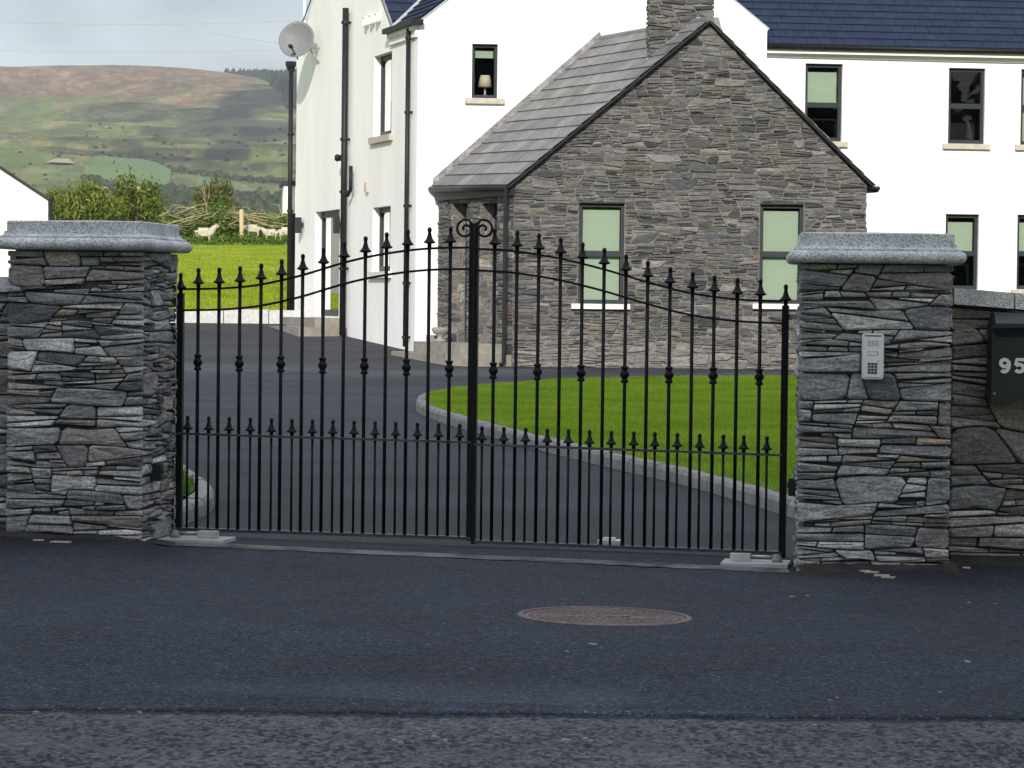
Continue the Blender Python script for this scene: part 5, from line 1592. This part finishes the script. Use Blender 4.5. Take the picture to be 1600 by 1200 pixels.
for x in range(290, 480, 8):
    p0_, p1_ = gp(x, 386, 126.6), gp(x, 369 + rv.uniform(-3, 3), 126.6)
    h = p1_.z - p0_.z
    parts.append(leaves(120, (p0_.x, p0_.y + rv.uniform(-.2, .3), p0_.z + h * .45), (.26, .3, h * .6), .12, rv, up=.8, shell=.25, clump=3.0, aspect=.5))
o = leafobj('bank_undergrowth', parts, M['leaf'], None, ((.06, .11, .015), (.16, .25, .035)), rv); tag(o, kind='stuff')
b = MB()
def branch(x0, y0, x1, y1, Y, r):
    p, q = gp(x0, y0, Y), gp(x1, y1, Y + rv.uniform(-.4, .4)); mid = p.lerp(q, .5) + Vector((0, rv.normal() * .15, rv.normal() * .12))
    b.tube([p, mid, q], [r, r * .8, r * .4], 6)
for (x0, y0, x1, y1) in ((240, 342, 318, 326), (246, 330, 300, 345), (262, 350, 330, 334), (282, 332, 332, 316), (300, 322, 326, 342), (255, 338, 290, 322), (270, 345, 306, 338), (296, 348, 335, 330), (312, 300, 334, 338), (318, 342, 345, 326), (356, 330, 405, 348), (362, 338, 420, 352), (366, 332, 432, 342), (372, 346, 412, 336), (380, 336, 455, 352), (386, 342, 440, 364), (402, 348, 452, 358), (392, 334, 430, 340), (416, 352, 460, 345), (350, 338, 376, 330), (358, 352, 384, 340), (225, 335, 262, 348), (210, 345, 250, 336), (430, 340, 462, 336), (310, 270, 322, 330), (318, 285, 324, 335), (328, 278, 322, 330)):
    branch(x0, y0, x1, y1, 130.2 + rv.uniform(-.6, .5), .026 if y0 > 315 else .014)
for _ in range(70):
    x = rv.uniform(235, 460) ; y = rv.uniform(322, 356); branch(x, y, x + rv.uniform(-35, 35), y + rv.uniform(-9, 9), 130.6 + rv.uniform(-.6, .6), .013)
tag(b.build('brushwood', M['cutwood']), kind='stuff')
parts = [leaves(900, tuple(gp(x, 352, 133)), (1.6, .8, .5), .3, rv, up=.2, shell=.2, aspect=.15) for x in range(375, 480, 22)]
o = leafobj('dry_bracken', parts, M['leaf'], None, ((.18, .13, .05), (.32, .24, .10)), rv); tag(o, kind='stuff')
for (x, yt, yb, lab) in ((378, 329, 383, 'tall pale wooden fence post standing in front of the brushwood'), (204, 334, 372, 'short pale fence post standing between the bushes above the left gate pillar')):
    p0_, p1_ = gp(x, yb, 127.5), gp(x - .8, yt, 127.5)
    b = MB(); b.tube([p0_ - Vector((0, 0, .3)), p1_], .095, 8); b.lathe(p1_, [(.095, 0), (.05, .05)], 8); tag(b.build('fence_post', M['post']), lab, 'fence post', 'fence posts at the field edge')
def sheep(px, py, Y, face, label, s=1.0, head_up=.3):
    """one skinned body; face = +1 looks right"""
    p = gp(px, py, Y) - Vector((0, 0, .14 * s))
    me = bpy.data.meshes.new('sheep')
    f_ = face
    V = [(0, 0, .52), (.28 * f_, 0, .53), (.48 * f_, .0, .56), (.60 * f_, -.03, .56 + head_up * .55), (.72 * f_, -.05, .56 + head_up * .62), (.83 * f_, -.06, .53 + head_up * .52), (-.28 * f_, 0, .52), (-.42 * f_, 0, .46)]
    E = [(0, 1), (1, 2), (2, 3), (3, 4), (4, 5), (0, 6), (6, 7)]
    rad = [.25, .25, .19, .11, .105, .055, .25, .16]
    for (x, yy) in ((.30, .11), (.30, -.11), (-.30, .11), (-.30, -.11)):
        b0_ = len(V); V += [(x * f_, yy, .30), (x * f_ * 1.02, yy, .15), (x * f_, yy, .01)]; E += [(1 if x > 0 else 6, b0_), (b0_, b0_ + 1), (b0_ + 1, b0_ + 2)]; rad += [.09, .045, .04]
    b0_ = len(V); V += [(.70 * f_, .10, .60 + head_up * .62), (.70 * f_, -.19, .60 + head_up * .62)]; E += [(4, b0_), (4, b0_ + 1)]; rad += [.025, .025]
    me.from_pydata(V, E, [])
    me.materials.append(M['wool'])
    o = place('sheep', me, p); o.scale = (s, s, s)
    md = o.modifiers.new('skin', 'SKIN')
    for i, v in enumerate(me.skin_vertices[0].data): v.radius = (rad[i], rad[i]); v.use_root = (i == 0)
    md.use_smooth_shade = True
    o.modifiers.new('sub', 'SUBSURF').levels = 1; o.modifiers['sub'].render_levels = 2
    tag(o, label, 'sheep', 'sheep grazing at the field edge')
sheep(318, 374, 128.5, 1, 'white sheep with raised head below the loose gorse bush', .86, .46)
sheep(396, 366, 128.8, -1, 'pale sheep just right of the tall fence post', .7, .05)
sheep(424, 372, 128.0, -1, 'smaller sheep between the one by the fence post and the one by the porch post', .66, .35)
sheep(447, 372, 128.6, 1, 'white sheep half hidden behind the porch post', .8, .1)

# ================================================================== FAR COUNTRY
rf = np.random.default_rng(23)
def hill_at(x, y): return float(hill_z(np.array(float(x)), np.array(float(y))))
def blobs(name, pts, m, tints, conical=False):
    Vs, Fs, Cs, b_ = [], [], [], 0
    for (x, y, w_, h_) in pts:
        z = hill_at(x, y) - .3
        n = 7
        if conical: rings = [(.5, 0), (.42, .3), (.2, .72), (.02, 1.0)]
        else: rings = [(.36, 0), (.55, .3), (.46, .7), (.2, .97)]
        t = np.array(tints[0]) + (np.array(tints[1]) - np.array(tints[0])) * rf.random()
        for (r, zz) in rings:
            for k in range(n):
                th = 6.283 * k / n + rf.normal() * .15; rr_2 = r * w_ * rf.uniform(.75, 1.25)
                Vs.append((x + math.cos(th) * rr_2, y + math.sin(th) * rr_2, z + zz * h_ * rf.uniform(.92, 1.08))); Cs.append(t * rf.uniform(.85, 1.15))
        for i in range(3):
            for k in range(n): Fs.append((b_ + i * n + k, b_ + i * n + (k + 1) % n, b_ + i * n + n + (k + 1) % n, b_ + i * n + n + k))
        for k in range(1, n - 2, 2): Fs.append((b_ + 3 * n, b_ + 3 * n + k, b_ + 3 * n + k + 1, b_ + 3 * n + k + 2))
        b_ += 4 * n
    return tag(npobj(name, np.array(Vs), np.array(Fs), m, None, False, np.array(Cs)), kind='stuff')
pts = []
for _ in range(5200):
    px = rf.uniform(345, 560); Y = rf.uniform(1750, 2570)
    lim = float(np.interp(px, [335, 380, 400, 432, 450, 480, 560], [2560, 2535, 2420, 2120, 1940, 1840, 1800]))
    if Y < lim: continue
    pts.append(((px - 800) / F * Y, Y, rf.uniform(4, 7), rf.uniform(5, 9)))
blobs('forest', pts, M['leaf'], ((.018, .036, .018), (.032, .055, .027)), True)
pts = []
def hedge(x0, y0, x1, y1, n, w_=(1.6, 3.2)):
    for i in range(n):
        t = (i + rf.random()) / n; Y = y0 + (y1 - y0) * t; px = x0 + (x1 - x0) * t + rf.normal() * 1.0
        s = rf.uniform(*w_); pts.append(((px - 800) / F * Y, Y + rf.normal() * 3, s, s * rf.uniform(.6, 1.0)))
hedge(178, 1195, 264, 1075, 26, (1.0, 2.2)); hedge(128, 1005, 262, 925, 50); hedge(250, 870, 460, 940, 80); hedge(300, 760, 470, 770, 70); hedge(240, 700, 470, 690, 90); hedge(260, 1080, 470, 1090, 70); hedge(360, 620, 470, 640, 60); hedge(170, 880, 300, 760, 60); hedge(330, 960, 350, 860, 25); hedge(380, 860, 400, 690, 30); hedge(240, 905, 300, 860, 30)
for _ in range(260):
    px = rf.uniform(235, 470); Y = rf.choice([640, 700, 790, 840, 900]) + rf.normal() * 26; s = rf.uniform(1.6, 4.2); pts.append(((px - 800) / F * Y, Y, s, s * .9))
for _ in range(420):
    px = rf.uniform(-40, 230); Y = rf.uniform(560, 1200); s = rf.uniform(.5, 1.6); pts.append(((px - 800) / F * Y, Y, s, s * .7))
for _ in range(110):
    px = rf.uniform(120, 470); Y = rf.uniform(1000, 1700); s = rf.uniform(.8, 2.2); pts.append(((px - 800) / F * Y, Y, s, s * .7))
blobs('hedgerows', pts, M['leaf'], ((.032, .05, .022), (.07, .085, .04)))
def far_field(pxs, c, name='far_field'):
    V = []
    c2 = M.setdefault('ff%s' % (c,), mat('pasture', tuple(q * .9 for q in c), tuple(q * 1.12 for q in c), .05, .95))
    P = [((px - 800) / F * Y, Y) for px, Y in pxs]
    n = 16
    Vt, Fc = [], []
    for i in range(n + 1):
        for j in range(n + 1):
            a0 = np.array(P[0]) + (np.array(P[1]) - np.array(P[0])) * i / n; a1 = np.array(P[3]) + (np.array(P[2]) - np.array(P[3])) * i / n
            q = a0 + (a1 - a0) * j / n; Vt.append((q[0], q[1], hill_at(q[0], q[1]) + .9))
    for i in range(n):
        for j in range(n): Fc.append((i * (n + 1) + j, (i + 1) * (n + 1) + j, (i + 1) * (n + 1) + j + 1, i * (n + 1) + j + 1))
    tag(obj(name, Vt, Fc, c2, smooth=True), kind='structure')
far_field([(128, 1010), (262, 930), (264, 1070), (178, 1190)], (.095, .155, .05))
far_field([(185, 875), (262, 868), (258, 910), (140, 965)], (.22, .30, .07))
far_field([(300, 1000), (440, 935), (450, 985), (310, 1060)], (.085, .14, .06))
far_field([(355, 880), (470, 820), (470, 860), (380, 915)], (.085, .135, .065))
far_field([(360, 735), (470, 700), (470, 750), (380, 765)], (.08, .14, .07))
far_field([(-20, 640), (170, 700), (190, 800), (-20, 800)], (.28, .27, .11))
for (px, Y, lab) in ((290, 960, 'tiny white farmhouse on the hillside above the gorse'), (355, 985, 'tiny white cottage on the hillside left of the house corner'), (399, 800, 'tiny white cottage low on the hillside nearest the house')):
    x = (px - 800) / F * Y; z = hill_at(x, Y) + .3
    root = empty('farmhouse', (x, Y, z), lab, 'farmhouse', 'white farmhouses on the far hillside')
    b = MB(); b.box((x, Y, z - .5), 1.5, 3, 1.5); b.add([(x - .75, Y - 1.5, z + 1.0), (x + .75, Y - 1.5, z + 1.0), (x, Y - 1.5, z + 1.7)], [(0, 1, 2)]); b.build('wall', M['render'], root)
    b = MB(); 
    for s in (-1, 1): b.quad((x + s * .85, Y - 1.6, z + .95), (x, Y - 1.6, z + 1.8), (x, Y + 1.6, z + 1.8), (x + s * .85, Y + 1.6, z + .95))
    b.build('roof', M['slate'], root, tint=(.15, .15, .16))
q = [(68, 1040), (113, 1040), (104, 1054), (84, 1052)]
far_field(q, (.33, .27, .20), 'quarry_scar')
# overhead wires
for (ya, yb_, Y) in ((7, 9, 58), (56, 58, 75), (51, 47, 70)):
    p, q = atY(-400, ya + 3, Y), atY(760, yb_ + 4, Y + 3)
    if ya == 51: p = atY(330, 51, Y)
    P = [p.lerp(q, t / 16) - Vector((0, 0, .35 * (1 - (2 * t / 16 - 1) ** 2))) for t in range(17)]
    b = MB(); b.tube(P, .0035, 5); lab = {7: 'thin overhead wire highest across the sky', 56: 'thin overhead wire lower across the sky', 51: 'short thin overhead wire running to the house'}[ya]
    tag(b.build('overhead_wire', M['wire']), lab, 'wire')

# ================================================================== WHAT SHADES THE FOREGROUND: tall trees across the road, behind the camera
rt = np.random.default_rng(31)
def shade_tree(x, y, h, label):
    zb = float(bank_z(x, y)) - .1
    root = empty('tall_conifer', (x, y, zb), label, 'tree', 'tall conifers across the road')
    b = MB(); b.tube([(x, y, zb - .4), (x + .1, y, zb + h * .5), (x, y, zb + h * .97)], [.42, .26, .05], 9); b.build('trunk', M['bark'], root)
    parts = []
    for i in range(9):
        t = .06 + .9 * i / 8; rad = (1 - t * .62) * min(2.9, h * .17)
        parts.append(leaves(420, (x, y, zb + h * t), (rad, rad, h * .085), 1.15, rt, up=-.3, shell=.3, clump=3.2, aspect=.55))
    leafobj('crown', parts, M['leaf'], root, ((.02, .04, .018), (.05, .08, .03)), rt)
def bank_z(X, Y): return 9 * (1 - sm(-31, -17, Y)) * sm(-52, -26, X) * (1 - sm(8, 34, X))
tag(grid('bank', np.linspace(-70, 60, 60), np.linspace(-75, -16, 30), lambda X, Y: bank_z(X, Y) - .06 + .5 * (vnoise(X, Y, 5., 3) - .5), M['fieldground']), kind='structure')
x = 12
while x < 70:
    shade_tree(x, -60 + rt.uniform(-3, 3), rt.uniform(14, 20), 'dark conifer in the far row beyond the road to the right')
    x += rt.uniform(2.2, 4.4)
for (x, y, h) in ((7.2, 16.5, 7.0), (9.0, 18.6, 8.0), (8.0, 21.0, 7.5), (10.2, 15.6, 8.5), (7.6, 13.9, 5.5)):  # added out of view to block sky light from the right
    shade_tree(x, y, h, 'unseen conifer added right of the postbox to darken right-facing faces')
for row, y in enumerate((-34, -37.5)):
    x = -23 + row * 1.6
    while x < 6:
        h = (27 if x > -14 else 22.0) + rt.uniform(-.8, .8) + row * 1.6
        shade_tree(x, y + rt.uniform(-.5, .5), h, 'tall dark conifer in the belt on the bank across the road')
        x += 3.2

# clouds that throw the shadows on the hill
def cloud(px, Y, wx, wy, lab):
    x = (px - 800) / F * Y; z = hill_at(x, Y)
    c = Vector((x, Y, z)) + SUNDIR * ((620 - z) / SUNDIR.z)
    Vs, Fs, b_ = [], [], 0
    r = np.random.default_rng(int(px))
    for i in range(26):
        o = np.array([r.uniform(-1, 1) * wx, r.uniform(-1, 1) * wy, r.uniform(-.1, .35) * wx])
        rad = wx * r.uniform(.28, .5) * (1.15 - .5 * abs(o[1]) / wy)
        n, mth = 12, 7
        for a in range(mth + 1):
            for k_2 in range(n):
                ph = math.pi * a / mth; th = 6.283 * k_2 / n; q = rad * (1 + .12 * r.normal() * (0 < a < mth))
                Vs.append((c.x + o[0] + q * math.sin(ph) * math.cos(th), c.y + o[1] + 1.6 * q * math.sin(ph) * math.sin(th), c.z + o[2] + .6 * q * math.cos(ph)))
        for a in range(mth):
            for k_2 in range(n): Fs.append((b_ + a * n + k_2, b_ + a * n + (k_2 + 1) % n, b_ + a * n + n + (k_2 + 1) % n, b_ + a * n + n + k_2))
        b_ += n * (mth + 1)
    tag(npobj('cloud', np.array(Vs), np.array(Fs), M['cloud'], None, True), kind='structure')
cloud(265, 1880, 52, 130, ''); cloud(205, 1280, 34, 140, ''); cloud(415, 1380, 44, 330, ''); cloud(450, 2000, 50, 260, '')

# ================================================================== HAZE
HAZE = 0.00014
hm = bpy.data.materials.new('haze'); hm.use_nodes = True
t = hm.node_tree; t.nodes.clear()
o_ = t.nodes.new('ShaderNodeOutputMaterial'); pv = t.nodes.new('ShaderNodeVolumePrincipled')
pv.inputs['Color'].default_value = (.80, .86, .94, 1); pv.inputs['Density'].default_value = HAZE; pv.inputs['Anisotropy'].default_value = .0
t.links.new(pv.outputs[0], o_.inputs['Volume'])
b = MB(); b.hexa([(-4300, -3200, -2), (4300, -3200, -2), (4300, 4500, -2), (-4300, 4500, -2), (-4300, -3200, 255), (4300, -3200, 255), (4300, 4500, 255), (-4300, 4500, 255)])
tag(b.build('haze', hm), kind='stuff')
